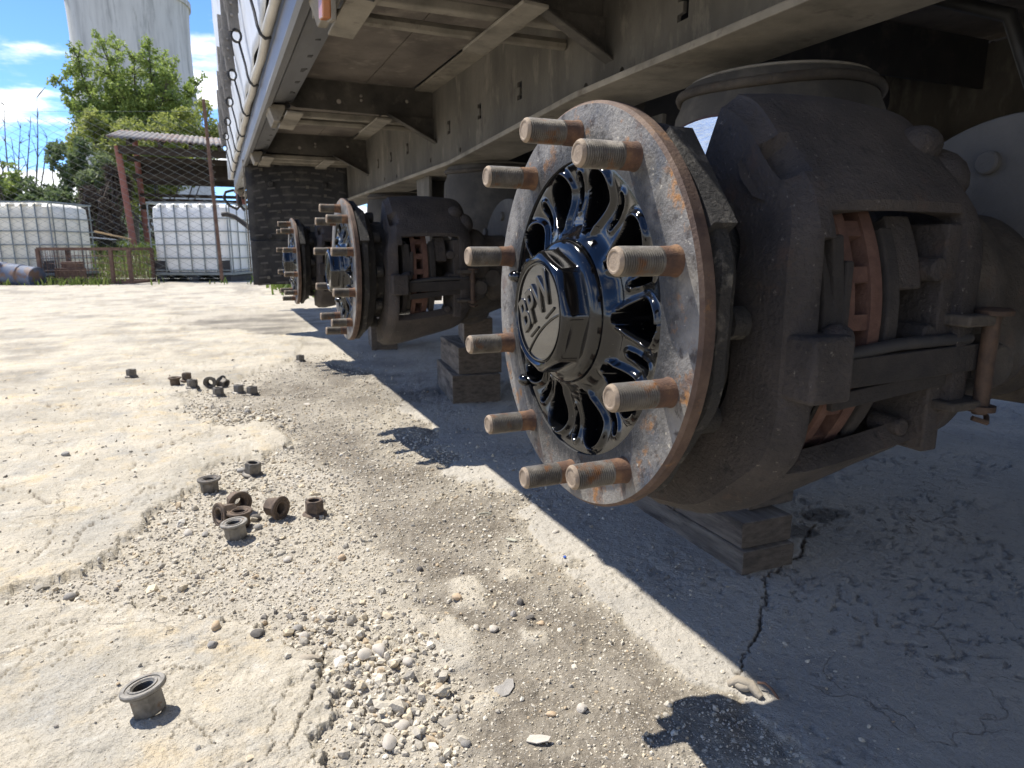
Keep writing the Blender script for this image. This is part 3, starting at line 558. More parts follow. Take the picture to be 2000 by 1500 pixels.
# rear corner latch and the bent bar of the mudguard stay
m = MB().tube([(.185,6.45,1.0),(.12,6.42,.98),(.10,6.40,.93),(.14,6.40,.87),(.20,6.42,.84),(.235,6.42,.88),(.23,6.44,.95)], .012, 8)
m.tube([(.24,6.40,.98),(.215,6.36,.95),(.215,6.36,.88),(.26,6.38,.83)], .012, 8); tp('latch', m, MT['dark'], 60)
tp('stay_bar', MB().tube([(.055,4.62,.715),(.085,4.61,.718),(.13,4.60,.70),(.185,4.58,.655),(.215,4.56,.63)], [.014,.015,.013,.015,.017], 8), MT['dark'], 60)
# mudflap with raised ribs
fl = tp('mudflap', MB().grid([[(x, 4.5+.035*math.cos((x-.5)*4.2)-.03-(.02 if z < .55 else 0)*(1), z) for z in np.concatenate([np.linspace(.292,.548,8), np.linspace(.552,1.035,12)])] for x in np.linspace(.20,.812,16)]), MT['flap'], 40)
sm = fl.modifiers.new('thick', 'SOLIDIFY'); sm.thickness = .012; sm.offset = -1
rib_me = MB().box((0,0,0),(.066,.013,.0105)).mesh('rib', MT['flap_rib'])
pad_me = MB().box((0,0,0),(.018,.016,.018)).mesh('stud_block', MT['chassis'])
for r in range(17):
    z0 = 1.0-r*.0425; off = (r % 3)*.031
    if .54 < z0 < .565: continue
    for k in range(7):
        x = .245+k*.089+off*.5
        if x > .79: continue
        dz = .11*max(0, .09-(x-.52)**2)*(.45+.55*max(0, min(1, (z0-.6)/.3)))*4.4
        yy = 4.5+.035*math.cos((x-.5)*4.2)-.03-(.02 if z0 < .55 else 0)-.007
        o = link('rib', rib_me, fl, (x, yy, z0+dz-.03)); o.rotation_euler = (0, math.atan(.95*(x-.52)*(.3+.7*max(0,min(1,(z0-.6)/.3)))), 0)
        if (r*3+k*2) % 5 == 0: link('knob', pad_me, fl, (x+.045, yy-.002, z0+dz-.03))
for x, z in ((.34,.895),(.66,.895),(.315,.585)):
    MB().lathe([(-.012,0),(-.012,.014),(-.008,.016),(0,.016)], 14, 'Y', (x,4.475,z)).build('bolt', MT['dark'], fl, 40)
m = MB().box((.506,4.47,1.030),(.612,.006,.045)).box((.825,4.475,.90),(.026,.006,.27)).box((.193,4.49,.70),(.008,.02,.66)); m.build('frame_strip', MT['chassis_pale'], fl, None, .001)
m = MB()
for x in (.31,.64): m.box((x,4.458,1.012),(.07,.018,.04))
m.build('mount', MT['chassis_pale'], fl, None, .003)
tp('rear_panel', MB().box((.52,4.56,1.07),(.64,.01,.06)).box((.90,4.75,.95),(.15,.2,.28)), MT['dark'])
# amber side marker lamp hanging on its cable
lm = tp('marker_lamp', MB().box((.2165,1.35,.972),(.016,.045,.100), Matrix.Rotation(R(10),3,'X')), MT['amber'], None, .003)
MB().box((.229,1.352,.974),(.010,.05,.108), Matrix.Rotation(R(10),3,'X')).build('lamp_base', MT['chassis_pale'], lm, None, .002)
MB().tube([(.236,1.36,1.04),(.242,1.35,1.0),(.256,1.33,.968),(.278,1.30,.95),(.292,1.29,.945)], .0045, 7).tube([(.244,1.36,1.05),(.250,1.35,1.01),(.264,1.335,.975),(.284,1.31,.957),(.300,1.30,.953)], .0045, 7).build('cable', MT['black'], lm, 60)

# ---------------------------------------------------------------- one wheel end, then copied along the bogie
HX, HZ, HY = .3157, .455, .5775
def flange_material():
    m = MT['flange'].copy(); m.name = 'rusty flange with paint overspray'; nt = m.node_tree; N = nt.nodes.new; L = nt.links.new; b = nt.nodes['Principled BSDF']
    tc = N('ShaderNodeTexCoord'); sp = N('ShaderNodeSeparateXYZ'); L(tc.outputs['Object'], sp.inputs[0]); cb = N('ShaderNodeCombineXYZ'); L(sp.outputs[1], cb.inputs[1]); L(sp.outputs[2], cb.inputs[2])
    ln = N('ShaderNodeVectorMath'); ln.operation = 'LENGTH'; L(cb.outputs[0], ln.inputs[0])
    nz = N('ShaderNodeTexNoise'); nz.inputs['Scale'].default_value = 55; nz.inputs['Detail'].default_value = 7; nz.inputs['Roughness'].default_value = .7; L(tc.outputs['Object'], nz.inputs['Vector'])
    ma = N('ShaderNodeMath'); ma.operation = 'MULTIPLY_ADD'; ma.inputs[1].default_value = .055; L(nz.outputs[0], ma.inputs[0]); L(ln.outputs['Value'], ma.inputs[2])
    mr = N('ShaderNodeMapRange'); mr.inputs[1].default_value = .174; mr.inputs[2].default_value = .198; mr.inputs[3].default_value = .92; mr.inputs[4].default_value = 0; L(ma.outputs[0], mr.inputs[0])
    old = b.inputs['Base Color'].links[0].from_socket; mi = N('ShaderNodeMix'); mi.data_type = 'RGBA'; L(mr.outputs[0], mi.inputs[0]); L(old, mi.inputs[6]); mi.inputs[7].default_value = (.022,.023,.025,1); L(mi.outputs[2], b.inputs['Base Color'])
    return m
MT['flange2'] = flange_material()
hub = MB(); N_ = 120
hub.lathe([(.003,.1405),(0,.1405),(0,.1868)], N_); hub.lathe([(0,.1868),(.0028,.1896),(.0125,.1896),(.0135,.187)], N_, mi=1); hub.lathe([(.0135,.187),(.0145,.152),(.034,.150),(.034,.10),(.07,.09)], N_, mi=2)
for k in range(10):
    a = R(90+36*k); y, z = .163*math.cos(a), .163*math.sin(a)
hub_o = hub.build('wheel_hub', [MT['flange2'], MT['rim_rust'], MT['ring']], trailer, 28, None, Vector((HX, HY, HZ))-T)
# black cast spider with ten petal shaped openings
nr_, nt_ = 84, 1100
r = np.concatenate([np.linspace(.060,.083,8)[:-1], np.linspace(.083,.1406,nr_-7)]); th = np.linspace(0, 2*PI, nt_, endpoint=False)
Rr, Th = np.meshgrid(r, th, indexing='ij')
ph = ((Th-R(90)) % R(36))-R(18); side = np.floor((Th-R(90)+R(18))/R(36))
vary = .0022*np.sin(side*2.4+1)
def capsule(rr, pp, r0, w0, r1, w1):
    a = rr*pp; t = np.clip((rr-r0)/(r1-r0), 0, 1); c = r0+(r1-r0)*t; w = w0+(w1-w0)*t**.8
    return np.hypot(a, rr-c)-w
petal = capsule(Rr, ph, .0870, .0078, .1140+vary, .0190)
ph2 = (ph+R(36)) % R(36)-R(18)
groove = capsule(Rr, ph2, .096, .0020, .1250, .0044)
base = .013*sstep(.082,.066,Rr)*-1+.006*np.sin(PI*np.clip((Rr-.08)/.06, 0, 1))**2+.0025
lip = .0050*np.exp(-((petal-.002)/.0036)**2)+.0022*np.exp(-((groove-.001)/.003)**2)
H = base-lip*sstep(.140,.134,Rr)+.062*sstep(.0010,-.0030,petal)+.028*sstep(.0010,-.0022,groove)
V = np.stack([H, Rr*np.cos(Th), Rr*np.sin(Th)], -1)
MB().grid(V, False, True).build('spider', MT['gloss'], hub_o, 70)
# grease cap: barrel, shoulder, octagonal nut head
def oct_r(t):
    k = (t % (PI/4))-PI/8; return math.cos(PI/8)/math.cos(k)
cap = MB(); cap.lathe([(.018,.072),(.006,.0705),(.001,.070),(.0005,.0692),(-.010,.0692),(-.0155,.0672),(-.0185,.063),(-.0195,.055)], 96)
V = []
for x, rr_, k in ((-.0185,.060,1),(-.0205,.0578,1),(-.0335,.0572,1),(-.038,.0556,.75),(-.0407,.0525,.35),(-.0413,.0500,0),(-.0397,.0478,0),(-.0387,.0470,0)):
    V.append([(x, rr_*(1+(oct_r(t)*1.02-1)*k)*math.cos(t), rr_*(1+(oct_r(t)*1.02-1)*k)*math.sin(t)) for t in np.linspace(0,2*PI,96,endpoint=False)])
cap.grid(V, False, True); cap_o = cap.build('hub_cap', MT['gloss'], hub_o, 45)
MB().lathe([(-.0387,.0472),(-.0388,.02),(-.0388,0)], 64).build('cap_face', MT['gloss_dusty'], hub_o, 40)
# raised lettering on the cap face
def emblem():
    cu = bpy.data.curves.new('emblem', 'FONT'); cu.body = 'BPW'; cu.size = .036; cu.extrude = .0011; cu.bevel_depth = .0007; cu.bevel_resolution = 1; cu.align_x = 'CENTER'; cu.align_y = 'CENTER'; cu.offset = .0004
    o = bpy.data.objects.new('emblem', cu); C.objects.link(o); bpy.context.view_layer.update()
    me = bpy.data.meshes.new_from_object(o.evaluated_get(bpy.context.evaluated_depsgraph_get())); bpy.data.objects.remove(o)
    a = R(33); ca, sa = math.cos(a), math.sin(a)
    for v in me.vertices:
        x, y, z = v.co.x*.92, v.co.y*1.25+.010, v.co.z
        x, y = x*ca-y*sa, x*sa+y*ca
        v.co = (-.0393-z, -x, y)
    me.materials.clear(); me.materials.append(MT['gloss']); return me
link('emblem', emblem(), hub_o)
a0 = R(33)
arc = []
for t in np.linspace(-.040,.040,15):
    u, w = t, -.017+.9*(-.0*t)-7.0*(t*t)*.55; x, y = u*math.cos(a0)-w*math.sin(a0), u*math.sin(a0)+w*math.cos(a0); arc.append((-.0391,-x,y))
MB().tube(arc, .0011, 6).build('emblem_arc', MT['gloss'], hub_o, 60)
for u in (-.026, 0.012):
    q = []
    for t in np.linspace(0,.020,4):
        x, y = (u+t)*math.cos(a0)+.0125*math.sin(a0), (u+t)*math.sin(a0)-.0125*math.cos(a0); q.append((-.0391,-x,y))
    MB().tube(q, .0012, 6).build('emblem_bar', MT['gloss'], hub_o, 60)
MB().tube([(-.0393,.0455*math.cos(t),.0455*math.sin(t)) for t in np.linspace(0,2*PI,64,endpoint=False)], .0012, 6, closed=True).build('emblem_ring', MT['gloss'], hub_o, 60)
# threaded studs
sb = MB(); prof = [(-.0535,0),(-.0535,.0068),(-.0541,.0076),(-.0541,.0089),(-.0525,.0104),(-.0512,.0109)]
sb.lathe(prof, 24, mi=1)
th_ = [(-.0512,.0109)]; x = -.0505
while x < -.0165: th_ += [(x,.0098),(x+.0005,.0098),(x+.0011,.0111),(x+.0015,.0111)]; x += .0020
sb.lathe(th_+[(-.0155,.0108)], 24); sb.lathe([(-.0155,.0108),(-.013,.0111),(-.004,.0113),(-.0015,.0118),(.0005,.0125)], 24, mi=2)
stud_me = sb.mesh('stud', [MT['stud'], MT['stud_tip'], MT['stud_rust']], 30)
for k in range(10):
    a = R(90+36*k); o = link('stud', stud_me, hub_o, (random.uniform(-.0012,.0012), .163*math.cos(a), .163*math.sin(a))); o.rotation_euler = (random.uniform(0,6), 0, 0)
# paint runs, lump at ring edge
for c_, r_ in (((-.003,.134,.028),(.009,.012,.007)),((-.002,.112,-.088),(.008,.010,.007))): MB().ball(c_, r_).build('paint_lump', MT['gloss'], hub_o, 60)
# scalloped casting behind the flange
sc = MB(); n_ = 160
sc.lathe([(.018,.150),(.020,.176),(.023,.182),(.033,.182),(.040,.170),(.055,.160),(.062,.12)], n_, rfun=lambda t: 1+.022*max(-.5, math.cos(10*t+PI))+.012*math.sin(3*t))
for a_, l_ in ((142,.095),): sc.box((.027,.177*math.cos(R(a_)),.177*math.sin(R(a_))),(.022,.021,l_), Matrix.Rotation(R(a_),3,'X'))
for k in range(10):
    a = R(108+36*k); sc.lathe([(.058,.0),(.058,.014),(.074,.014),(.076,.012),(.076,0)], 10, 'X', (0,.146*math.cos(a),.146*math.sin(a)))
sc.lathe([(.06,.132),(.12,.128),(.145,.125)], 64)
me = sc.mesh('hub_ring', MT['ring'], 40); link('hub_ring', me, hub_o)
# vented disc
ds = MB(); ds.lathe([(.142,.115),(.142,.186)], 96); ds.lathe([(.142,.186),(.1435,.1885),(.153,.1885),(.153,.12)], 96, mi=1); ds.lathe([(.171,.12),(.171,.1885),(.184,.1885)], 96, mi=1); ds.lathe([(.184,.1885),(.185,.187),(.185,.115)], 96)
for k in range(30):
    a = 2*PI*k/30; ds.box((.162,.150*math.cos(a),.150*math.sin(a)),(.020,.072,.013), Matrix.Rotation(a,3,'X'), mi=1)
disc_o = ds.build('brake_disc', [MT['disc'], MT['disc_edge']], trailer, 30, None, Vector((HX,HY,HZ))-T)
# caliper: a lofted saddle over the near side of the disc with a real window
CP = [(-.088,.189),(-.108,.184),(-.186,.098),(-.197,.070),(-.198,-.085),(-.186,-.118),(-.112,-.183),(-.085,-.194),(-.02,-.207)]
def resample(P, n):
    P = np.array(P); d = np.r_[0, np.cumsum(np.hypot(*np.diff(P, axis=0).T))]; t = np.linspace(0, d[-1], n)
    Q = np.stack([np.interp(t, d, P[:, 0]), np.interp(t, d, P[:, 1])], 1)
    for _ in range(6): Q[1:-1] = .25*Q[:-2]+.5*Q[1:-1]+.25*Q[2:]
    return Q
Pn = resample(CP, 76)
rows = [(.080,.66),(.080,.74),(.080,.82),(.080,.89),(.080,.945),(.084,.955),(.094,.99),(.099,1)]+[(x,1) for x in np.linspace(.104,.268,28)]+[(.276,1),(.286,.995),(.297,.975),(.305,.94),(.309,.88),(.310,.80),(.310,.70),(.310,.62)]
def pocket(lx, z, d=.016):
    g = 0
    for (cx, cz, wx, wz) in ((.100,.030,.012,.036),(.098,-.092,.011,.030)):
        if cx > .0: break
        g = max(g, float(sstep(1.25,.75, max(abs(lx-cx)/wx, abs(z-cz)/wz))))
    return g*d
V = np.zeros((len(rows), len(Pn), 3))
for i, (lx, s) in enumerate(rows):
    for j, (y, z) in enumerate(Pn):
        bul = .006*math.sin(PI*min(1, max(0, (lx-.1)/.2)))*(1 if z > .09 else .3)
        nt2 = .020*float(sstep(.020,.008, abs(lx-.098)))*float(sstep(.016,.008, abs(z-.135))) if lx < .14 else 0
        k = s*(1+(bul-pocket(lx, z)-nt2)/.2); kx = 1 if z > -.0 else 1
        zz = z*k*(1-.20*max(0, lx-.13)/.18*float(sstep(-.06,-.15,z))); V[i, j] = (lx+.014*float(sstep(.05,.12,z))*float(sstep(.11,.09,lx))+(0.03*max(0, z-.10) if s > .9 and lx > .25 else 0), y*k, zz)
m = MB(); a_, b_ = V.shape[:2]; fs = []
for i in range(a_-1):
    for j in range(b_-1):
        lx = (rows[i][0]+rows[i+1][0])/2; z = (Pn[j][1]+Pn[j+1][1])/2; sc_ = min(rows[i][1], rows[i+1][1])
        top = .091; bot = -.126; left = .103+(.012*(z > .066))
        if sc_ > .99 and left < lx < .268 and bot < z < top: continue
        fs.append((i*b_+j, (i+1)*b_+j, (i+1)*b_+j+1, i*b_+j+1))
m.add(V.reshape(-1, 3), fs)
# bosses and ribs on the casting
cal_me = m.mesh('brake_caliper', MT['caliper'], 24)
def calc_out(me, c):
    bm = bmesh.new(); bm.from_mesh(me)
    f = max(bm.faces, key=lambda f: -f.calc_center_median().y)
    if f.normal.y > 0: bmesh.ops.reverse_faces(bm, faces=bm.faces)
    bm.to_mesh(me); bm.free()
calc_out(cal_me, None); rough_up(cal_me, .0014, 45)
cal = link('brake_caliper', cal_me, trailer, Vector((HX,HY,HZ))-T)
s_ = cal.modifiers.new('thick', 'SOLIDIFY'); s_.thickness = .020; s_.offset = -1
b_m = cal.modifiers.new('bevel', 'BEVEL'); b_m.width = .0035; b_m.segments = 2; b_m.limit_method = 'ANGLE'; b_m.angle_limit = R(50)
def arc_poly(r0, r1, a0, a1, n=10):
    A = np.linspace(R(a0), R(a1), n); return [(r1*math.cos(a), r1*math.sin(a)) for a in A]+[(r0*math.cos(a), r0*math.sin(a)) for a in A[::-1]]
for lx0, lx1, r1 in ((.118,.131,.190),(.190,.204,.190)):
    p = MB().prism(arc_poly(.115, r1, 156, 214), lx0, lx1).build('brake_pad', MT['pad'], cal, None, .002)
for lx0, lx1 in ((.131,.1405),(.1865,.190)): MB().prism(arc_poly(.12, .182, 158, 212), lx0, lx1).build('pad_lining', MT['cast_brown'], cal)
m = MB().prism(arc_poly(.10, .186, 152, 172), .205, .235).prism(arc_poly(.10, .178, 186, 206), .205, .228)
m.lathe([(-.192,0),(-.192,.010),(-.16,.011)], 14, 'Y', (.245,0,.042)).lathe([(-.19,0),(-.19,.009),(-.16,.010)], 14, 'Y', (.245,0,-.014)).lathe([(-.18,0),(-.18,.008),(-.15,.009)], 14, 'Y', (.238,0,-.098))
m.box((.262,-.14,-.02),(.02,.10,.20)); m.build('actuator_face', MT['caliper'], cal, 40, .002)
m = MB().box((.131,-.184,.034),(.012,.012,.072), Matrix.Rotation(R(-8),3,'Y')).box((.141,-.186,.02),(.008,.010,.06)); m.build('pad_spring', MT['pad'], cal, None, .002)
MB().box((.225,-.196,-.037),(.190,.006,.024), Matrix.Rotation(R(-1.5),3,'Y')).box((.222,-.190,-.056),(.180,.006,.014), Matrix.Rotation(R(-5),3,'Y')).build('retaining_strap', MT['pad'], cal, None, .001)
MB().tube([(.13,-.192,-.026),(.20,-.194,-.019),(.29,-.194,-.018)], .0055, 8).build('pad_rod', MT['dark'], cal, 60)
lg = MB().box((.104,-.192,-.031),(.042,.050,.052)).ball((.126,-.196,-.010),(.015,.014,.012)); lo = lg.build('strap_lug', MT['caliper'], cal, 40, .008, seg=3)
pn = MB().lathe([(-.085,.0),(-.085,.006),(-.078,.0068),(.0,.0068),(.004,.0068)], 14, 'Z', (.298,-.207,0)); pn.lathe([(.003,0),(.003,.014),(.007,.015),(.009,.012),(.009,0)], 16, 'Z', (.300,-.207,0)).lathe([(-.082,0),(-.082,.012),(-.077,.012),(-.077,0)], 14, 'Z', (.298,-.207,0)).tube([(.289,-.207,-.088),(.30,-.213,-.092),(.312,-.205,-.089)], .0025, 6)
pn.build('retaining_pin', MT['pin'], cal, 40)
m = MB().box((.285,-.190,-.001),(.050,.045,.010)).box((.282,-.188,-.076),(.050,.045,.008)).ball((.325,-.165,-.045),(.030,.035,.034), 14, 10).lathe([(-.205,0),(-.205,.019),(-.198,.021),(-.16,.024)], 18, 'Y', (.322,0,-.044)); m.build('pin_bracket', MT['cast_brown'], cal, 50, .002)
m = MB().ball((.300,-.128,.120),(.026,.040,.030), 14, 9).ball((.275,-.135,.150),(.022,.02,.018), 12, 8); me = m.mesh('caliper_boss', MT['caliper'], 60); rough_up(me, .001, 60); link('caliper_boss', me, cal)
hs = MB(); hs.lathe([(.290,.06),(.300,.094),(.325,.100),(.352,.095),(.366,.082),(.40,.078),(.43,.080),(.445,.072),(.452,.05),(.452,0)], 40, 'X', (0,-.090,.015)); hs.lathe([(.30,.05),(.31,.080),(.36,.072),(.42,.052),(.46,.045)], 30, 'X', (0,-.085,-.060))
hs.ball((.385,-.140,-.040),(.045,.045,.044), 16, 12).ball((.46,-.115,-.055),(.055,.045,.045), 16, 12).ball((.34,-.06,-.120),(.060,.05,.035), 16, 12)
hs.lathe([(-.185,.0),(-.185,.022),(-.17,.024),(-.10,.03)], 18, 'Y', (.365,0,-.02))
me = hs.mesh('actuator_housing', MT['cast_brown'], 50); rough_up(me, .003, 26, 3); link('actuator_housing', me, cal)
# support plate beside the axle, with its bolt head
sp_ = tp('support_plate', MB().prism([(HY-.13+.18*math.cos(t), HZ+.012+.18*math.sin(t)) for t in np.linspace(R(-8),R(188),40)], .742, .758), MT['support'], None, .003)
for yy, zz in ((-.105,.146),(.02,.105)): MB().lathe([(.734,0),(.734,.010),(.736,.012),(.743,.012)], 18, 'X', (0,HY+yy,HZ+zz)).build('bolt', MT['support'], sp_, 40)
# axle beam, trailing arm, hanger, air bag
ax = tp('axle_beam', MB().lathe([(.47,.06),(.62,.072),(.66,.074),(1.42,.074),(2.2,.074),(2.5,.06)], 28, 'X', (0,HY,HZ)), MT['cast_brown'], 40)
ar = tp('trailing_arm', MB().prism([(HY-.52,.42),(HY-.46,.36),(HY-.1,.345),(HY+.1,.335),(HY+.5,.285),(HY+.52,.30),(HY+.50,.335),(HY+.1,.385),(HY-.1,.395),(HY-.44,.44),(HY-.50,.46)], .80, .90), MT['cast_brown'], None, .006)
MB().box((.85,HY,.40),(.13,.17,.13)).build('axle_seat', MT['cast_brown'], ar, None, .01)
hg = tp('hanger_bracket', MB().prism([(HY-.60,.80),(HY-.42,.80),(HY-.44,.55),(HY-.47,.38),(HY-.55,.38),(HY-.59,.55)], .775, .787).prism([(HY-.60,.80),(HY-.42,.80),(HY-.44,.55),(HY-.47,.38),(HY-.55,.38),(HY-.59,.55)], .91, .922).box((.85,HY-.425,.66),(.13,.008,.26)), MT['chassis'], None, .002)
MB().lathe([(.758,0),(.758,.02),(.775,.024)], 14, 'X', (0,HY-.505,.425)).build('pivot_bolt', MT['chassis'], hg, 40)
bg = MB(); BX, BY = .905, HY+.372
bg.lathe([(.786,.02),(.784,.155),(.772,.163),(.762,.158),(.752,.1605),(.735,.168),(.70,.171),(.62,.171),(.575,.168),(.55,.158),(.535,.14),(.53,.12)], 56, 'Z', (BX,BY,0)); bag = tp('air_bag', bg, MT['rubber'], 40)
pts = [(BX+.161*math.cos(t), BY+.161*math.sin(t), .7665+.003*math.sin(3*t)) for t in np.linspace(0,2*PI,56,endpoint=False)]
MB().tube(pts, .008, 8, closed=True).build('clamp_ring', MT['cast_brown'], bag, 60)
MB().lathe([(.786,.0),(.786,.146),(.789,.148),(.792,.144),(.792,0)], 40, 'Z', (BX,BY,0)).build('top_plate', MT['chassis_pale'], bag, 40, .002)
MB().box((BX-.171,BY+.0,.68),(.001,.002,.05)).build('seam', MT['dark'], bag)
MB().lathe([(.56,.10),(.54,.118),(.44,.112),(.40,.10),(.36,.07),(.335,.07)], 36, 'Z', (BX,BY,0)).build('piston', MT['dark'], bag, 40)
WHEEL_END = [hub_o, disc_o, cal, sp_, ax, ar, hg, bag]
for k in (1, 2):
    for o in WHEEL_END:
        c = copy_tree(o, trailer); c.location.y += 1.31*k
    # the pad side hub and brake hose hang slightly differently
hubs = [o for o in trailer.children if o.name.startswith('wheel_hub')]
for o, l in zip(sorted(hubs, key=lambda q: q.location.y), ('nearest wheel hub, rusty flange and freshly painted glossy black centre', 'middle wheel hub with ten bare studs', 'farthest wheel hub in front of the mudflap')): o['label'] = l
# brake hoses and dark clutter between the rails
tp('brake_hose', MB().tube([(.95,1.0,1.0),(1.1,.7,.85),(1.15,.62,.60),(.9,.60,.52),(.80,.55,.50)], .011, 8), MT['black'], 60)
tp('brake_hose', MB().tube([(.95,2.3,1.0),(1.05,2.05,.85),(1.1,1.95,.60),(.85,1.9,.5)], .011, 8), MT['black'], 60)
tp('air_tank', MB().lathe([(.95,0),(.955,.09),(.98,.122),(1.02,.13),(1.75,.13),(1.80,.10),(1.81,0)], 32, 'X', (0,1.55,.93)), MT['dark'], 40)

# ---------------------------------------------------------------- timber blocks
def block(c, size, rz, label, mat=('wood','wood_end'), group='timber blocks under the axles', knot=None):
    m = MB().box((0,0,size[2]/2), size); me = m.mesh('timber_block', [MT[mat[0]], MT[mat[1]]])
    for p in me.polygons:
        if abs(p.normal.y) > .9: p.material_index = 1
    bm = bmesh.new(); bm.from_mesh(me); bmesh.ops.subdivide_edges(bm, edges=bm.edges[:], cuts=7, use_grid_fill=True); bm.to_mesh(me); bm.free(); rough_up(me, .0022, 34, c[0]*9+c[2]*40)
    o = link('timber_block', me, None, c, .003); o.rotation_euler = (0,0,rz); tag(o, label, 'timber block', group)
    return o
z1 = hz(.79, .95)-.004
block((.789,.995,z1), (.104,.46,.042), R(-1.5), 'lowest dark plank lying on the concrete below the nearest hub')
block((.790,1.000,z1+.0425), (.103,.45,.044), R(-1), 'grey plank with a round knot, second from the ground under the nearest hub')
block((.825,.985,z1+.087), (.100,.34,.060), R(2), 'short dark block on the planks just under the nearest brake caliper')
block((.85,.99,z1+.1475), (.11,.22,.075), R(-4), 'top packing block hidden behind the nearest brake caliper')
block((.852,.99,z1+.223), (.09,.16,.045), R(3), 'small shim block touching the nearest trailing arm')
o = MB().tube([(.7365+.0005*0,.965+.016*math.cos(t),z1+.060+.018*math.sin(t)) for t in np.linspace(.3,2*PI-.4,18)], .0016, 6).build('knot_ring', MT['wood_end']); o['label'] = 'dark ring of a knot on the plank side under the nearest hub'; o['category'] = 'knot'
for q in bpy.data.objects:
    if q.get('label', '').startswith('grey plank with a round knot'): o.parent = q; o.matrix_parent_inverse = (Matrix.Translation(q.location) @ Matrix.Rotation(q.rotation_euler.z,4,'Z')).inverted(); del o['category']; del o['label']
z2 = hz(.8, 2.25)-.004
block((.800,2.262,z2), (.165,.36,.100), R(-9), 'big pale bottom block of the stack under the middle hub', ('wood','wood_end'))
block((.812,2.265,z2+.1005), (.150,.33,.090), R(-7), 'middle block of the stack under the middle hub', ('wood','wood_end'))
block((.835,2.270,z2+.191), (.10,.22,.09), R(-14), 'narrow top block of the stack under the middle hub', ('wood','wood_end'))
z3 = hz(.79, 3.5)-.004
block((.775,3.52,z3), (.13,.26,.13), R(-8), 'grey block on the ground behind the middle hub flange')
block((.81,3.58,z3+.1305), (.12,.24,.13), R(4), 'upper block of the farthest stack')

# ---------------------------------------------------------------- wheel nuts on the ground
def nut_mesh(mats):
    m = MB(); n = 48
    m.lathe([(.0,.0125),(.0,.0150),(.0012,.0155),(.0012,.0180),(0,.0185),(0,.0226),(.0012,.0236),(.0040,.0236),(.0052,.0228),(.0075,.0190),(.0082,.0176)], n, 'Z', mi=0)
    V = []
    def hexr(t): k = ((t) % (PI/3))-PI/6; return 1/math.cos(k)
    for z, s, k in ((.0070,.0160,1),(.0285,.0160,1),(.0305,.0158,.55),(.0318,.0155,.15),(.0320,.0140,0),(.0320,.0122,0)):
        V.append([(s*(1+(hexr(t)-1)*k)*math.cos(t), s*(1+(hexr(t)-1)*k)*math.sin(t), z) for t in np.linspace(0,2*PI,n,endpoint=False)])
    m.grid(V, False, True)
    pr = [(.0320,.0122)]; z = .0308
    while z > .0015: pr += [(z,.0106),(z-.0007,.0115)]; z -= .0015
    pr += [(0,.0125)]; m.lathe(pr[::-1], 32, 'Z', mi=0)
    return m.mesh('wheel_nut', mats, 32)
NM = nut_mesh([MT['nut']]); NR = nut_mesh([MT['nut_rust']]); NB = nut_mesh([MT['nut_worn']])
def nut(x, y, mode, rot, label, group, me=None, dz=0, tilt=0, tdir=0):
    o = link('wheel_nut', me or NM)
    if mode == 'up': q = Matrix.Rotation(rot,3,'Z')
    elif mode == 'flip': q = Matrix.Rotation(PI,3,'X') @ Matrix.Rotation(rot,3,'Z')
    else: q = Matrix.Rotation(mode,3,'Z') @ Matrix.Rotation(PI/2,3,'X') @ Matrix.Rotation(rot,3,'Z')   # flange faces heading 'mode'
    if tilt: q = Matrix.Rotation(tilt,3,Vector((math.cos(tdir),math.sin(tdir),0))) @ q
    low = min((q @ v.co).z for v in o.data.vertices); o.rotation_euler = q.to_euler(); o.location = (x, y, hz(x,y)-low-.0012+dz)
    return tag(o, label, 'wheel nut', group)
ga = 'wheel nuts lying near the nearest hub'; gb = 'wheel nuts scattered farther off on the concrete'
nut(*(-0.1110,0.7670), 'flip', .3, 'lone flanged nut standing flange up at the bottom left of the yard', ga, NB, 0, R(11), R(-120))
nut(*(-0.0510,1.5240), 'flip', .2, 'flange up nut at the tip of the broken slab edge', ga)
nut(*(0.0390,1.6130), 'up', .1, 'hex up nut resting beside a grey stone, rearmost of the near cluster', ga, None, 0, R(7), R(60))
nut(*(0.0070,1.3650), R(200), .5, 'nut on its side with rusty bore showing, behind the pair of flange up nuts', ga, NR)
nut(*(-0.0340,1.3090), R(120), .4, 'leaning nut with its flange tipped up to the left of the cluster', ga, NR, 0, R(35), R(200))
nut(*(0.0030,1.2980), 'flip', .9, 'half hidden nut with rusty ring between two others', ga, NR)
nut(*(-0.0080,1.2440), 'flip', .1, 'flange up nut with worn bright rim in front of the cluster', ga, NB, 0, R(5), R(-90))
nut(*(0.0790,1.3090), R(222), .2, 'nut lying on its side with dark bore facing right, alone in the gravel', ga, NR)
nut(*(0.1400,1.3070), 'up', .6, 'dark hex up nut, rightmost of the near cluster', ga, NR)
nut(*(-0.3440,3.0150), 'up', .2, 'far nut standing alone to the left of the far group', gb)
nut(*(-0.1780,2.7900), 'flip', .3, 'brownish flange up nut at the left end of the far group', gb, NR)
nut(*(-0.1390,2.8370), 'up', .5, 'brown nut just behind another at the left of the far group', gb, NR)
nut(*(-0.1150,2.6820), 'up', .0, 'small hex up nut in front of the brown pair', gb)
nut(*(-0.0580,2.6980), R(165), .2, 'far nut lying with its flange facing left in the middle of the far group', gb)
nut(*(-0.0200,2.7220), R(40), .4, 'dark far nut lying tipped behind its neighbour', gb, None, 0, R(20), 0)
nut(*(-0.0290,2.5500), 'up', .9, 'hex up nut in front of the tipped far nuts', gb)
nut(*(0.0390,2.5860), 'up', .35, 'hex up nut, second from the right of the far group', gb, NB)
nut(*(0.0820,2.5390), 'up', .1, 'hex up nut at the right end of the far group', gb)
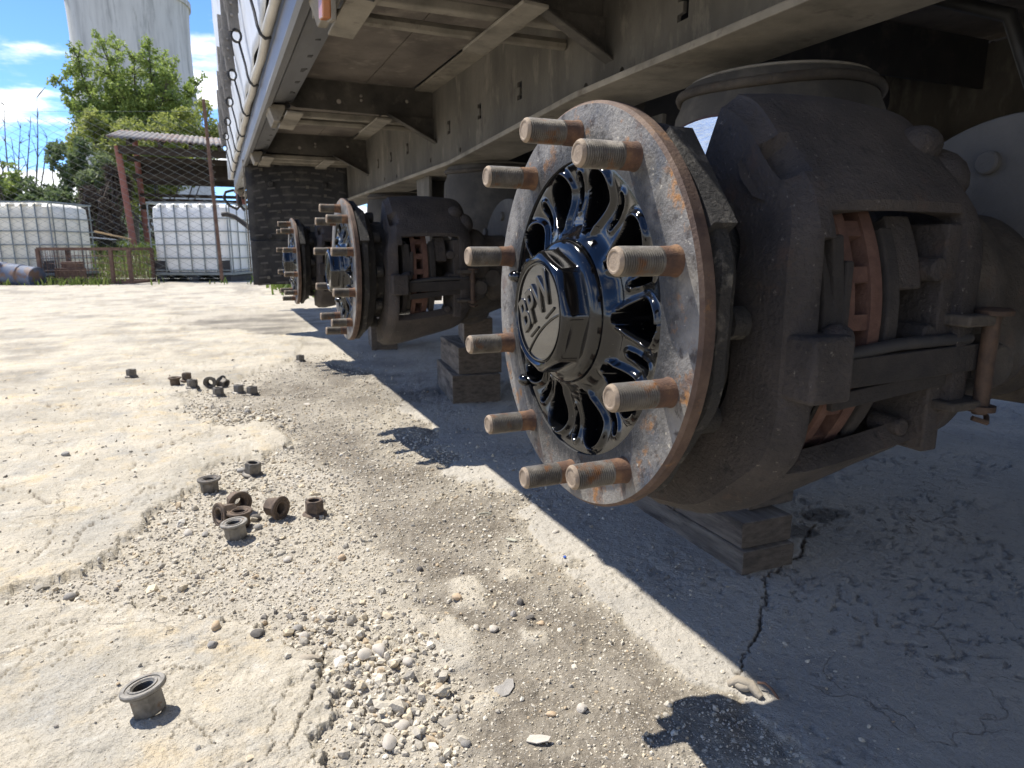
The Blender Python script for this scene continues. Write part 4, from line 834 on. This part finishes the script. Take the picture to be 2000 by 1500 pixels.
nut(*(0.3220,3.2110), 'up', .1, 'lone far nut near the shadow of the middle hub', gb)

# ---------------------------------------------------------------- single stones one can pick out
def stone_mesh(seed, flat=.7, sub=2):
    bm = bmesh.new(); bmesh.ops.create_icosphere(bm, subdivisions=sub, radius=1); r_ = random.Random(seed)
    dirs = [Vector((r_.gauss(0,1),r_.gauss(0,1),r_.gauss(0,1))).normalized() for _ in range(7)]; offs = [r_.uniform(.62,.9) for _ in dirs]
    sx, sy = r_.uniform(.85,1.25), r_.uniform(.7,1)
    for v in bm.verts:
        for d, f in zip(dirs, offs):
            k = v.co.dot(d)
            if k > f: v.co -= d*(k-f)*.85
        v.co = Vector((v.co.x*sx, v.co.y*sy, v.co.z*flat))
    me = bpy.data.meshes.new('stone'); bm.to_mesh(me); bm.free(); me.polygons.foreach_set('use_smooth', [True]*len(me.polygons)); me.set_sharp_from_angle(angle=R(38)); return me
def stone(x, y, r, mat, label, flat=.7, seed=None, sink=.25, name='stone', cat='stone'):
    me = stone_mesh(seed or int(x*1000+y*77), flat); me.materials.append(MT[mat]); o = link(name, me); o.scale = (r,r,r); o.rotation_euler = (0,0,(x*37+y*91) % 6.28)
    o.location = (x, y, hz(x,y)+r*flat*(1-2*sink)*.85); return tag(o, label, cat, 'stones loose on the ground')
stone(*(0.0720,1.1200), .0085, 'stone', 'pale round pebble left of the tan pebble in the open gravel', .6)
stone(*(0.1560,1.0880), .0088, 'stone_tan', 'tan smooth pebble alone in the open gravel', .65)
stone(*(0.3880,1.1270), .0050, 'stone', 'small white pebble beside the dry curled leaf', .7)
stone(*(0.2890,0.8730), .0085, 'stone_tan', 'split orange tan pebble on the edge of the dirt', .6)
stone(*(0.0690,0.8580), .0085, 'stone', 'white rounded pebble at the head of the gravel heap', .8)
stone(*(0.0630,0.8830), .0080, 'stone_grey', 'grey chunk touching the white pebble at the head of the heap', .8)
stone(*(0.3100,0.7820), .0080, 'stone', 'pale oval pebble on the dark dirt', .5)
stone(*(0.2890,0.7940), .0058, 'stone', 'smaller pale pebble left of the oval one', .6)
stone(*(0.3780,0.7710), .0065, 'stone_tan', 'yellowish flat pebble on the dark dirt', .5)
stone(*(0.3710,0.8280), .0068, 'stone_dark', 'dark angular stone right of the orange pebble', .8)
stone(*(0.3480,0.8010), .0062, 'stone_grey', 'small grey angular stone below the dark one', .8)
stone(*(0.3660,0.7860), .0075, 'stone_dark', 'flat dark slate chip on the dirt', .3)
stone(*(0.1820,0.7450), .0092, 'stone', 'pale round pebble at the right edge of the heap', .6)
stone(*(0.2330,1.0000), .0060, 'stone_grey', 'greenish grey pebble in the open gravel', .7)
stone(*(0.2650,0.9910), .0062, 'stone_dark', 'dark stone right of the greenish grey pebble', .9)
stone(*(0.2010,0.5880), .0068, 'stone_grey', 'bluish grey pebble at the bottom edge of the heap', .6)
stone(*(0.3410,0.5890), .0085, 'stone', 'pale lobed pebble on the dark dirt at lower right', .6)
stone(*(0.3050,0.5940), .0055, 'stone_tan', 'small cream pebble left of the lobed one', .6)
stone(*(0.1270,0.6190), .0110, 'stone', 'white long pebble low in the gravel heap', .65)
stone(*(0.1470,0.6430), .0105, 'stone', 'pale oval pebble in the middle of the heap', .5)
stone(*(0.1540,0.7860), .0115, 'stone', 'large rough chunk of broken concrete on the upper heap', .85)
stone(*(0.1340,0.7830), .0105, 'stone', 'rough concrete chunk left of the largest one', .8)
stone(*(-0.0390,0.9230), .0100, 'stone_tan', 'tan rough chunk on the lower slab', .7)
stone(*(-0.0430,0.8770), .0072, 'stone_grey', 'small grey chunk below the tan chunk on the lower slab', .7)
stone(*(-0.2400,1.1080), .0110, 'stone_grey', 'grey chunk lying in the gap between the two slabs at left', .7)
stone(*(-0.3790,1.9070), .0115, 'stone_grey', 'brownish lump alone on the upper slab at left', .7)
stone(*(-0.0860,1.2970), .0110, 'stone', 'pale pebble left of the near nuts', .8)
stone(*(-0.0570,1.2790), .0085, 'stone_grey', 'grey pebble between the pale one and the near nuts', .6)
stone(*(0.0550,2.2510), .0110, 'stone_grey', 'round grey stone between the near and far nuts', .9)
stone(*(0.0160,1.6510), .0125, 'stone_grey', 'flat grey stone under the rearmost near nut', .5)
stone(*(0.0120,0.8790), .0110, 'stone_dark', 'dark crusted lump at the corner of the lower slab', .6)
stone(*(0.0680,0.7990), .0160, 'clay', 'big crumbled corner of the lower slab', .6)
stone(*(0.5320,1.0300), .0080, 'stone', 'cream flat chip beside the shadow edge', .5)
stone(*(0.2430,2.2940), .0200, 'stone', 'flat white flake on the dirt left of the middle stack', .18)
stone(*(0.0320,1.3290), .0100, 'stone_dark', 'dark pebble between the near nuts', .8)
stone(*(0.0320,1.2680), .0095, 'stone_grey', 'grey pebble right of the front near nut', .7)
# broken shards
def shard(x, y, pts, mat, label, rz):
    m = MB().prism([(a*.001,b*.001) for a,b in pts], 0, .0014, 'XY'); o = m.build('shard', MT[mat], None, None, .0004); o.location = (x,y,hz(x,y)+.003); o.rotation_euler = (R(7),R(-6),rz); tag(o, label, 'shard')
shard(*(0.2740,0.6560), [(-17,-6),(-4,-11),(9,-7),(17,2),(11,8),(2,5),(-8,9),(-14,4)], 'stone_grey', 'grey white broken plastic shard on the dirt', .4)
shard(*(0.2720,0.5610), [(-12,-4),(0,-6),(12,-2),(14,4),(4,6),(-9,5)], 'stone', 'pale long shard near the bottom edge, right of the heap', -.6)
m = MB().tube([(-.013,0,.003),(-.006,.005,.004),(.004,.005,.004),(.013,0,.004),(.008,-.004,.004),(0,-.003,.003)], [.0008,.0014,.0014,.0008,.0012,.0006], 6)
o = m.build('dry_leaf', MT['pod'], None, 60); x, y = (0.4390,1.1530); o.location = (x,y,hz(x,y)+.002); o.scale = (1.2,1.2,1.2); tag(o, 'dry curled leaf beside the small white pebble', 'leaf')
m = MB().prism([(-.013,0),(-.006,.0035),(.004,.004),(.013,.001),(.006,-.003),(-.006,-.003)], 0, .002, 'XY')
o = m.build('dry_leaf', MT['pod'], None, None, .0006); x, y = (0.4440,1.0300); o.location = (x,y,hz(x,y)+.003); o.rotation_euler = (R(10),0,-.9); tag(o, 'pale folded pod lying near the shadow edge', 'leaf')
o = MB().box((0,0,.0012),(.0055,.004,.0025)).build('blue_chip', MT['blue_cap'], None, None, .0006); x, y = (0.4970,0.9280); o.location = (x,y,hz(x,y)+.001); o.rotation_euler = (.2,.1,.6); tag(o, 'tiny blue plastic chip beside the shadow edge', 'plastic chip')
# twisted lump with a bent rusty wire at the shadow edge
x, y = (0.5350,0.5430); zz = hz(x,y)
lr = empty('clay_knot', (x,y,zz)); tag(lr, 'knotted clay covered rope end with a bent wire at the shadow edge', 'rope knot')
m = MB(); m.tube([(.0085*math.cos(t)*(1-t*.08), .0135*math.sin(t)*(1-t*.08)+.002, .002+.0013*t) for t in np.linspace(0,6.6,26)], [.0062*(1-.02*i) for i in range(26)], 9)
m.tube([(-.012,.014,.002),(-.004,.006,.010),(.002,-.006,.011),(.004,-.022,.004)], [.004,.006,.0065,.004], 9); me = m.mesh('knot', MT['clay'], 70); rough_up(me, .0016, 120); link('knot', me, lr)
MB().tube([(.013,-.006,.010),(.018,-.012,.012),(.021,-.020,.009),(.0225,-.028,.003),(.023,-.032,-.002)], .0016, 6).build('bent_wire', MT['rust'], lr, 60)

# ---------------------------------------------------------------- behind the yard
def WZ(x, y): return hz(x, y)
# cooling tower
tw = tag(empty('cooling_tower', (-17.5,240,0)), 'huge pale concrete cooling tower with dark streaks behind the trees', 'cooling tower')
prof = [(-2,20.5),(6,19.6),(15,18.5),(25,17.6),(35,16.85),(45,16.1),(54,15.65),(60,15.6),(66,15.75),(71.2,16.1)]
zs = np.linspace(-2,71.2,40); rs = np.interp(zs, [p[0] for p in prof], [p[1] for p in prof])
sh = MB().lathe(list(zip(zs, rs))+[(71.2,15.6),(60,15.1)], 96, 'Z').build('shell', MT['concrete_tower'], tw, 40)
MB().lathe([(69.9,16.05),(69.9,16.5),(71.5,16.55),(71.5,15.6)], 96, 'Z').build('rim', MT['concrete_tower'], tw, 40)
# foliage
def leaves(cl, n, size, seed=0, asp=.55, droop=.2):
    """cl: list of (centre, radii, weight) clumps; returns one mesh of many small bent leaf faces"""
    g = np.random.default_rng(seed); w = np.array([c[2] for c in cl], float); ci = g.choice(len(cl), n, p=w/w.sum())
    cen = np.array([c[0] for c in cl])[ci]; rad = np.array([c[1] for c in cl])[ci]
    d = g.normal(size=(n,3)); d /= np.linalg.norm(d, axis=1)[:,None]; r = g.random((n,1))**.45
    p = cen+d*r*rad
    ax = d*.6+g.normal(size=(n,3))*.7+np.array([0,0,-droop]); ax /= np.linalg.norm(ax, axis=1)[:,None]
    sd_ = np.cross(ax, g.normal(size=(n,3))); sd_ /= np.linalg.norm(sd_, axis=1)[:,None]; nn = np.cross(ax, sd_)
    s = size*g.uniform(.6,1.35,(n,1)); L_ = ax*s; Wd = sd_*s*asp
    V = np.stack([p-L_*.5, p+Wd*.5+nn*s*.12, p+L_*.5, p-Wd*.5+nn*s*.12], 1).reshape(-1,3)
    F = (np.array([(0,1,2),(0,2,3)])[None]+(np.arange(n)*4)[:,None,None]).reshape(-1,3)
    m = MB(); m.v = V.tolist(); m.f = F.tolist(); m.mi = [0]*len(F); return m
def raw(mb, name, mat, parent, kind='stuff'):
    me = bpy.data.meshes.new(name); me.from_pydata(mb.v, [], mb.f); me.materials.append(mat); o = link(name, me, parent)
    if parent is not None: o['kind'] = kind
    return o
def limb(a, b, r0, r1, bend=.15, n=6, rnd=random):
    a, b = Vector(a), Vector(b); L_ = (b-a).length; o = Vector((rnd.uniform(-1,1),rnd.uniform(-1,1),rnd.uniform(-.3,.6)))*bend*L_
    return [a.lerp(b, t)+o*math.sin(PI*t) for t in np.linspace(0,1,n)], [r0+(r1-r0)*t for t in np.linspace(0,1,n)]
def tree(base, tips, label, leaf, n, size, spread, seed, trunk_r=.16, sub=5, hub=None, start=.25):
    rd = random.Random(seed); root = tag(empty('leafy_tree', base), label, 'tree'); b = Vector(base); fork = Vector(hub or (base[0], base[1], base[2]+1.6))-b
    m = MB(); p, r = limb((0,0,-.2), fork, trunk_r, trunk_r*.7, .05, 6, rd); m.tube(p, r, 8); br = []; cl = []
    for t in tips:
        t = Vector(t)-b; p, r = limb(fork, t, trunk_r*.5, .012, .10, 9, rd); m.tube(p, r, 5); 
        for i, q in enumerate(p):
            f = i/(len(p)-1)
            if f < start: continue
            k = spread*(1.15-.75*f); cl.append((tuple(q), (k*.7,k*.7,k), 1.0*k))
            for _ in range(sub):
                if rd.random() < .75:
                    e = q+Vector((rd.uniform(-1,1),rd.uniform(-1,1),rd.uniform(-.25,1.1)))*spread*1.1*(1.25-f*.8)
                    pp, r2 = limb(q, e, .018, .005, .1, 4, rd); m.tube(pp, r2, 4, False); cl.append((tuple(e), (k*.42,k*.42,k*.5), .5*k)); cl.append((tuple(q.lerp(e,.6)), (k*.4,k*.4,k*.4), .4*k))
    m.build('trunk', MT['bark'], root, 60); raw(leaves(cl, n, size, seed), 'crown', MT[leaf], root); return root
D = 24
tree((*(-2.279,24.000,0.515)[:2], .5), [(-3.707,24.000,5.129),(-3.242,24.500,5.974),(-2.460,24.000,6.266),(-2.209,25.000,6.400),(-1.714,23.500,5.811),(-1.345,24.000,6.246),(-1.006,24.600,6.226),(-0.728,23.600,5.624),(-0.094,24.000,5.392),(-0.318,24.500,4.588),(-3.289,23.500,4.343),(-3.041,25.000,5.133),(-0.631,23.300,4.721),(-2.175,23.200,4.992),(-1.421,23.200,4.780)],
     'tall fresh green tree in front of the cooling tower', 'leaf', 32000, .10, .62, 3, .17, 5, (-1.969,24.000,2.851))
def bush(name, base, clumps, label, cat, leaf, n, size, seed, stems=10, stem_mat='bark', asp=.55):
    root = tag(empty(name, base), label, cat); rd = random.Random(seed); m = MB(); b = Vector(base)
    cl = [((Vector(c)-b)[:], r, r[0]*r[2]) for c, r in clumps]
    cl2 = []
    for c, r, w in cl:
        for _ in range(9):
            d = Vector((rd.gauss(0,1),rd.gauss(0,1),rd.gauss(0,1))).normalized(); k = rd.uniform(.22,.5); cl2.append(((c[0]+d.x*r[0]*.8, c[1]+d.y*r[1]*.8, c[2]+d.z*r[2]*.8), (r[0]*k,r[1]*k,r[2]*k), w*k))
    for i in range(stems):
        c, r, w = rd.choice(cl2); p, q = limb((rd.uniform(-.2,.2),rd.uniform(-.2,.2),-.1), c, .03, .008, .12, 6, rd); m.tube(p, q, 4, False)
    m.build('stem', MT[stem_mat], root, 60); raw(leaves(cl2, n, size, seed, asp), 'foliage', MT[leaf], root); return root
bush('shrub', (*(-1.183,21.500,0.515)[:2],.5), [((-2.602,21.500,2.961),(.75,.7,.95)),((-1.690,22.000,3.579),(.9,.7,.45)),((-0.720,22.000,3.803),(.9,.7,.5)),((0.015,22.000,3.988),(.5,.6,.55)),((-2.987,22.000,3.329),(.4,.4,.5)),((-2.052,21.500,3.120),(.8,.7,.7)),((-1.400,22.000,2.674),(1.0,.6,.8)),((-0.223,22.000,2.725),(1.0,.6,.8)),((-1.089,22.000,1.853),(1.2,.6,.6))], 'yellow green bushy growth behind the open shed', 'shrub', 'leaf_yellow', 13000, .12, 5, 14)
bush('shrub', (*(-2.998,19.000,0.515)[:2],.45), [((-2.954,19.000,1.847),(.8,.7,.8)),((-2.388,19.000,2.328),(.55,.6,.7)),((-3.141,18.600,1.361),(.9,.6,.6)),((-2.586,18.500,1.254),(.6,.6,.6)),((-3.122,19.500,2.463),(.35,.4,.5)),((-2.295,18.600,1.724),(.55,.5,.6))], 'dense ivy covered bush left of the red shed post', 'shrub', 'leaf_dark', 13000, .10, 8, 12)
bush('shrub', (*(-2.242,17.600,0.515)[:2],.45), [((-2.138,17.400,1.269),(.45,.4,.65)),((-1.915,17.600,1.775),(.3,.35,.5)),((-2.309,17.300,0.885),(.5,.4,.35))], 'tangle of brown dry twigs beside the red shed post', 'shrub', 'twig', 5200, .17, 9, 40, 'twig', .09)
bush('hedge', (*(-4.640,20.500,0.515)[:2],.45), [(q,(.6,.5,.42)) for q in ((-5.308,20.500,1.706),(-4.889,20.500,1.837),(-4.488,20.500,1.765),(-4.115,20.500,1.825),(-3.810,20.500,1.711),(-4.626,20.500,1.483),(-4.106,20.500,1.458),(-5.040,20.500,1.438))], 'low dull green hedge behind the left tank', 'hedge', 'leaf_dark', 7000, .10, 10, 6)
bush('shrub', (*(-4.563,19.500,0.515)[:2],.45), [((-4.340,19.500,2.237),(.28,.3,.32)),((-4.473,19.500,1.949),(.35,.3,.3))], 'small loose green shrub at the left edge under the bare branches', 'shrub', 'leaf', 900, .09, 12, 6)
# bare shrub
def bare(base, label, seed, stems):
    rd = random.Random(seed); root = tag(empty('bare_tree', base), label, 'tree'); b = Vector(base); m = MB(); tw_ = MB()
    for t in stems:
        p, r = limb((0,0,0), Vector(t)-b, .035, .006, .05, 9, rd); m.tube(p, r, 5)
        for i in range(2, 9):
            for _ in range(2):
                L_ = rd.uniform(.25,.75)*(1.2-i/11); e = p[i]+Vector((rd.uniform(-.8,.8),rd.uniform(-.6,.6),rd.uniform(.3,1)))*L_
                q, r2 = limb(p[i], e, .010, .004, .1, 4, rd); tw_.tube(q, r2, 4, False)
    m.build('trunk', MT['bark'], root, 60); tag(tw_.build('twigs', MT['bark'], root, 60), kind='stuff')
bare((*(-4.429,21.000,0.515)[:2],.45), 'leafless thin shrub against the sky at the left edge', 4, [(-4.459,21.000,3.940),(-4.248,21.300,3.466),(-3.760,21.000,4.174),(-3.621,20.800,3.189),(-4.802,21.000,3.502),(-4.343,20.700,2.894),(-4.054,21.500,3.632)])
# open shed
sd_ = tag(empty('open_shed', (0,16.6,.43)), 'open lean-to shed with rusty corrugated roof and red posts', 'shed')
b0 = Vector((0,16.6,.43))
def sp(name, mb, mat, **k): return mb.build(name, mat, sd_, loc=-b0, **k)
V = [[(x, y, 2.60+.185*(y-15.6)-.028*(x+1.7)+.016*math.sin(x*2*PI/.105)) for x in np.arange(-1.76,2.0,.0132)] for y in (15.6,16.6,17.6,18.6)]
rf = sp('roof', MB().grid(V), MT['roofing'], smooth=60); rf.modifiers.new('t','SOLIDIFY').thickness = .02
for (x, y, xt) in ((-1.50,16.0,-1.62),(.60,16.0,.52),(-1.45,18.4,-1.5),(.75,18.4,.7)):
    sp('post', MB().tube([(x,y,.2),(xt,y,2.50+(.5 if y > 17 else 0))], .062, 10), MT['redpost'], smooth=40)
for z, y, x0, x1, rr_ in ((2.42,15.9,-1.6,2.0,.10),(2.30,16.3,-1.5,2.0,.07),(2.02,17.0,-1.5,2.0,.06),(1.72,18.3,-1.5,2.0,.05),(1.45,18.3,-1.5,2.0,.07)):
    sp('beam', MB().box(((x0+x1)/2,y,z),(x1-x0,rr_,rr_*1.5)), MT['shed_dark'])
sp('back_rail', MB().box((.2,18.45,1.62),(3.4,.05,.07)).box((.2,18.45,1.15),(3.4,.05,.10)).box((.2,18.5,2.25),(3.4,.04,.55)), MT['shed_dark'])
for k in range(7): sp('rafter', MB().box((-1.4+k*.55,17.1,2.80-.028*(k*.55)),(.06,3.0,.09), Matrix.Rotation(math.atan(.185),3,'X')), MT['shed_dark'])
sp('side_rail', MB().box((-.4,17.9,.98),(2.0,.05,.06)), MT['wood'])
# two caged tanks
def ibc(p0, label, body, cap, rz, w=1.18, d=1.0, h=1.17):
    """p0: front left corner at the ground"""
    root = tag(empty('ibc_tank', (p0[0],p0[1],0), None, rz), label, 'tank', 'caged plastic tanks')
    b = MB(); V = []
    for z, ins in ((.15,.06),(.155,.03),(.20,.015),(.95,.012),(h-.06,.02),(h-.02,.07),(h,.14)):
        c = .10; pts = []
        for (cx, cy, a0) in ((w-c-ins,c+ins,-90),(w-c-ins,d-c-ins,0),(c+ins,d-c-ins,90),(c+ins,c+ins,180)):
            for a in np.linspace(R(a0),R(a0+90),6): pts.append((cx+c*math.cos(a), cy+c*math.sin(a), z))
        V.append(pts)
    b.grid(V, False, True); n = len(pts); b.f.append(tuple(range(len(b.v)-n, len(b.v)))); b.mi.append(0)
    for k in range(5): b.ball((.18+k*.2, .06, h-.03), (.075,.07,.035), 10, 6)
    b.build('bottle', MT[body], root, 50)
    for x in np.linspace(.0,w,7): 
        MB().tube([(x,-.012,.13),(x,-.012,h-.03),(x,.06,h+.01)], .0095, 6).build('cage_bar', MT['galv'], root, 60)
    for z in (.18,.36,.56,.76,.95): MB().tube([(-.01,-.02,z),(w+.01,-.02,z),(w+.02,d,z),(-.02,d,z)], .0095, 6, closed=True).build('cage_bar', MT['galv'], root, 60)
    MB().tube([(-.01,-.01,h+.005),(w+.01,-.01,h+.005),(w+.01,d,h+.005),(-.01,d,h+.005)], .015, 6, closed=True).build('top_rail', MT['galv'], root, 60)
    for y in (.05,.33,.66,.95): MB().tube([(w+.012,y,.13),(w+.012,y,h)], .0095, 6).build('cage_bar', MT['galv'], root, 60)
    MB().lathe([(h-.02,.10),(h+.035,.10),(h+.04,.09),(h+.04,0)], 20, 'Z', (w*.55,d*.4,0)).build('cap', MT[cap], root, 40)
    for x in (.10,w/2,w-.10): MB().box((x,d/2,.05),(.16,d,.10)).build('pallet_foot', MT['dark'], root, None, .01)
    MB().box((w/2,d/2,.125),(w+.03,d+.03,.045)).build('pallet_deck', MT['galv'], root, None, .008)
    for s in (0,1): MB().prism([(.01,.15),(.22,.15),(.22,.16),(.17,.32),(.01,.33)] if s == 0 else [(w-.01,.15),(w-.22,.15),(w-.22,.16),(w-.17,.32),(w-.01,.33)], -.004, .03, 'XZ').build('corner_gap_shade', MT['dark'], root)  # dark plates painted in for the shaded gaps at the lower corners
    return root
ibc((-.875,11.72), 'white caged plastic tank with red lid right of the rusty fence post', 'ibc', 'red_cap', math.atan2(-.52,1.19))
ibc((-3.28,12.55), 'yellowed caged plastic tank with blue lid at the left edge', 'ibc_old', 'blue_cap', math.atan2(-.52,1.19))
# chain link fence
fr = tag(empty('chain_link_fence', (.05,10.95,0)), 'chain link fence with a leaning rusty post in front of the white tanks', 'fence')
u = Vector((-1.15,.5,0)).normalized(); m = MB()
n_, hgt, cell = 76, 2.35, .098
for i in range(n_):
    p = []
    for k in range(int((hgt-.08)/(cell/2))+1):
        s = i*cell+(cell/2 if k % 2 else -cell/2)*(1 if i % 2 else -1); p.append(Vector((0,.012 if k % 2 else -.012,0))+u*s+Vector((0,0,.06+k*cell/2)))
    vs = []; fs = []
    for q in p: vs += [q+u*.0017, q-u*.0017+Vector((0,0,.0017)), q+Vector((0,.002,-.0017))]
    for k in range(len(p)-1):
        for e in range(3): fs.append((k*3+e, k*3+(e+1)%3, k*3+3+(e+1)%3, k*3+3+e))
    m.add(vs, fs)
me = bpy.data.meshes.new('chain_link'); me.from_pydata(m.v, [], m.f); me.materials.append(MT['galv']); tag(link('chain_link', me, fr), kind='stuff')
for z in (.07,2.40): MB().tube([Vector((0,0,z)), u*(n_*cell)+Vector((0,0,z))], .0016, 6).build('tension_wire', MT['galv'], fr, 60)
MB().tube([(.012,-.03,-.02),(-.010,-.03,1.2),(-.035,-.03,2.55)], [.026,.025,.024], 10).build('post', MT['rust'], fr, 60)
m = MB()
for k in range(26): z = .9+k*.028; m.tube([(.0+.028*math.cos(t)-.008, -.03+.028*math.sin(t), z+.004*math.sin(t*2)) for t in np.linspace(0,2*PI,9)[:-1]], .003, 4, closed=True)
m.build('wire_wrap', MT['rust'], fr, 60)
for s in (3.9, 7.3): MB().tube([u*s+Vector((0,.03,-.02)), u*s+Vector((0,.03,2.45))], .022, 8).build('post', MT['galv'], fr, 60)
# rusty mesh crate
cr = tag(empty('mesh_crate', (-2.28,11.45,0), None, math.atan2(-.42,1.16)), 'low rusty wire mesh crate on the grass before the left tank', 'crate')
w_, d_, h_ = 1.23, .7, .50
for (x, y) in ((0,0),(w_,0),(0,d_),(w_,d_),(w_*.80,0)): MB().box((x,y,h_/2),(.045,.045,h_)).build('upright', MT['rust'], cr)
for z in (.03,h_): 
    MB().box((w_/2,0,z),(w_,.035,.04)).box((w_/2,d_,z),(w_,.035,.04)).box((0,d_/2,z),(.035,d_,.04)).box((w_,d_/2,z),(.035,d_,.04)).build('frame_bar', MT['rust'], cr)
m = MB()
for x in np.arange(.05,w_,.055): m.tube([(x,0,.03),(x,0,h_)], .0032, 4, False).tube([(x,d_,.03),(x,d_,h_)], .0032, 4, False)
for z in np.arange(.10,h_,.10): m.tube([(0,-.004,z),(w_,-.004,z)], .0032, 4, False).tube([(0,d_,z),(w_,d_,z)], .0032, 4, False)
for y in np.arange(.05,d_,.055): m.tube([(w_,y,.03),(w_,y,h_)], .0032, 4, False).tube([(0,y,.03),(0,y,h_)], .0032, 4, False)
tag(m.build('wire_mesh', MT['rust'], cr), kind='stuff')
o = MB().box((0,0,.10),(.32,.25,.20)).box((.03,.01,.24),(.22,.2,.10)).build('scrap_box', MT['rust'], None, None, .01); o.location = (-1.95,11.65,.03); o.rotation_euler = (0,0,-.3); tag(o, 'rusty boxy scrap part standing inside the mesh crate', 'scrap')
# drum, scrap
dr = tag(empty('steel_drum', (-2.62,11.5,.15), None, R(38)), 'dented blue and rusty steel drum lying on its side at the left edge', 'drum'); dr.rotation_euler = (0, R(7), R(-32))
MB().lathe([(-.40,.0),(-.40,.135),(-.41,.15),(-.39,.155),(-.15,.15),(-.14,.158),(-.12,.158),(-.11,.15),(.13,.152),(.14,.160),(.16,.160),(.17,.15),(.36,.148),(.38,.155),(.39,.15),(.37,.14),(.37,0)], 32, 'X').build('body', MT['blue'], dr, 40)
o = MB().box((0,0,0),(.75,.5,.02), Matrix.Rotation(R(6),3,'Y')).build('scrap_sheet', MT['sheet'], None, None, .004); o.location = (-2.111,15.200,0.706); tag(o, 'pale flat sheet on the scrap heap between the tanks', 'scrap sheet')
o = MB().box((0,0,0),(.62,.20,.03), Matrix.Rotation(R(14),3,'Y')).build('scrap_plank', MT['plank'], None, None, .004); o.location = (-1.799,15.400,0.750); tag(o, 'yellow plank tilted on the scrap heap', 'plank')
m = MB()
rd = random.Random(3)
for k in range(16): m.box((rd.uniform(-.7,.6),rd.uniform(-.2,.2),rd.uniform(-.32,.05)),(rd.uniform(.08,.3),.1,rd.uniform(.04,.14)), Matrix.Rotation(rd.uniform(-.6,.6),3,'Y'))
o = m.build('scrap_heap', MT['dark']); o.location = (-2.109,15.600,0.594); tag(o, 'dark heap of mixed scrap behind the mesh crate', 'scrap', kind='stuff')
# grass and weeds
def grass(n, fn, hmin, hmax, seed, mat='grass'):
    g = np.random.default_rng(seed); P = fn(g, n); n = len(P); z = height(P[:,0], P[:,1])
    a = g.uniform(0,2*PI,n); hh = g.uniform(hmin,hmax,n); lean = g.normal(0,.32,(n,2))*hh[:,None]; w = .010+.004*g.random(n)
    b = np.stack([P[:,0],P[:,1],z-.01],1); sd2 = np.stack([np.cos(a),np.sin(a),0*a],1)*w[:,None]; mid = b+np.concatenate([lean*.35,(hh*.6)[:,None]],1); tip = b+np.concatenate([lean,hh[:,None]],1)
    V = np.stack([b-sd2,b+sd2,mid+sd2*.7,mid-sd2*.7,tip],1).reshape(-1,3); F = [(5*i,5*i+1,5*i+2,5*i+3) for i in range(n)]+[(5*i+3,5*i+2,5*i+4) for i in range(n)]
    me = bpy.data.meshes.new('grass'); me.from_pydata(V.tolist(), [], F); me.materials.append(MT[mat]); return link('grass', me)
def strip(g, n):
    s = g.uniform(-.9,4.6,n); t = g.normal(0,.22,n)+.0; c = fbm(s*2.2, s*0+3, 5, 3); k = g.random(n) < np.clip((c-.38)*4, .03, 1)*np.where(s < 1.1, .10, 1)
    P = np.stack([.05+u.x*s-.1, 10.55+u.y*s+t],1); return P[k]
tag(grass(4200, strip, .03, .14, 1), 'weeds and grass tufts along the foot of the fence', 'grass', kind='stuff')
def back(g, n): return np.stack([g.uniform(-4.5,1.2,n), g.uniform(12.9,17.0,n)],1)
tag(grass(9000, back, .08, .26, 2), 'green grass growing round the shed and the scrap', 'grass', kind='stuff')
def under(g, n): return np.stack([.30+g.normal(0,.10,n)+.55, 8.6+g.normal(0,.5,n)],1)
tag(grass(500, under, .08, .3, 3), 'small patch of green weeds beyond the farthest hub', 'grass', kind='stuff')
# far scrub line closing the horizon
def far_line(g, n): return None
cl = []
rd = random.Random(12)
for k in range(60):
    a = R(-28+k*2.4); d = rd.uniform(95,130); cl.append(((d*math.sin(a), d*math.cos(a), rd.uniform(1.0,2.8)), (3.2,2.5,rd.uniform(1.5,3.6)), 1))
tag(raw(leaves(cl, 14000, .9, 5), 'scrub_line', MT['leaf_dark'], None), 'far dull green scrub along the horizon', 'scrub', kind='stuff')
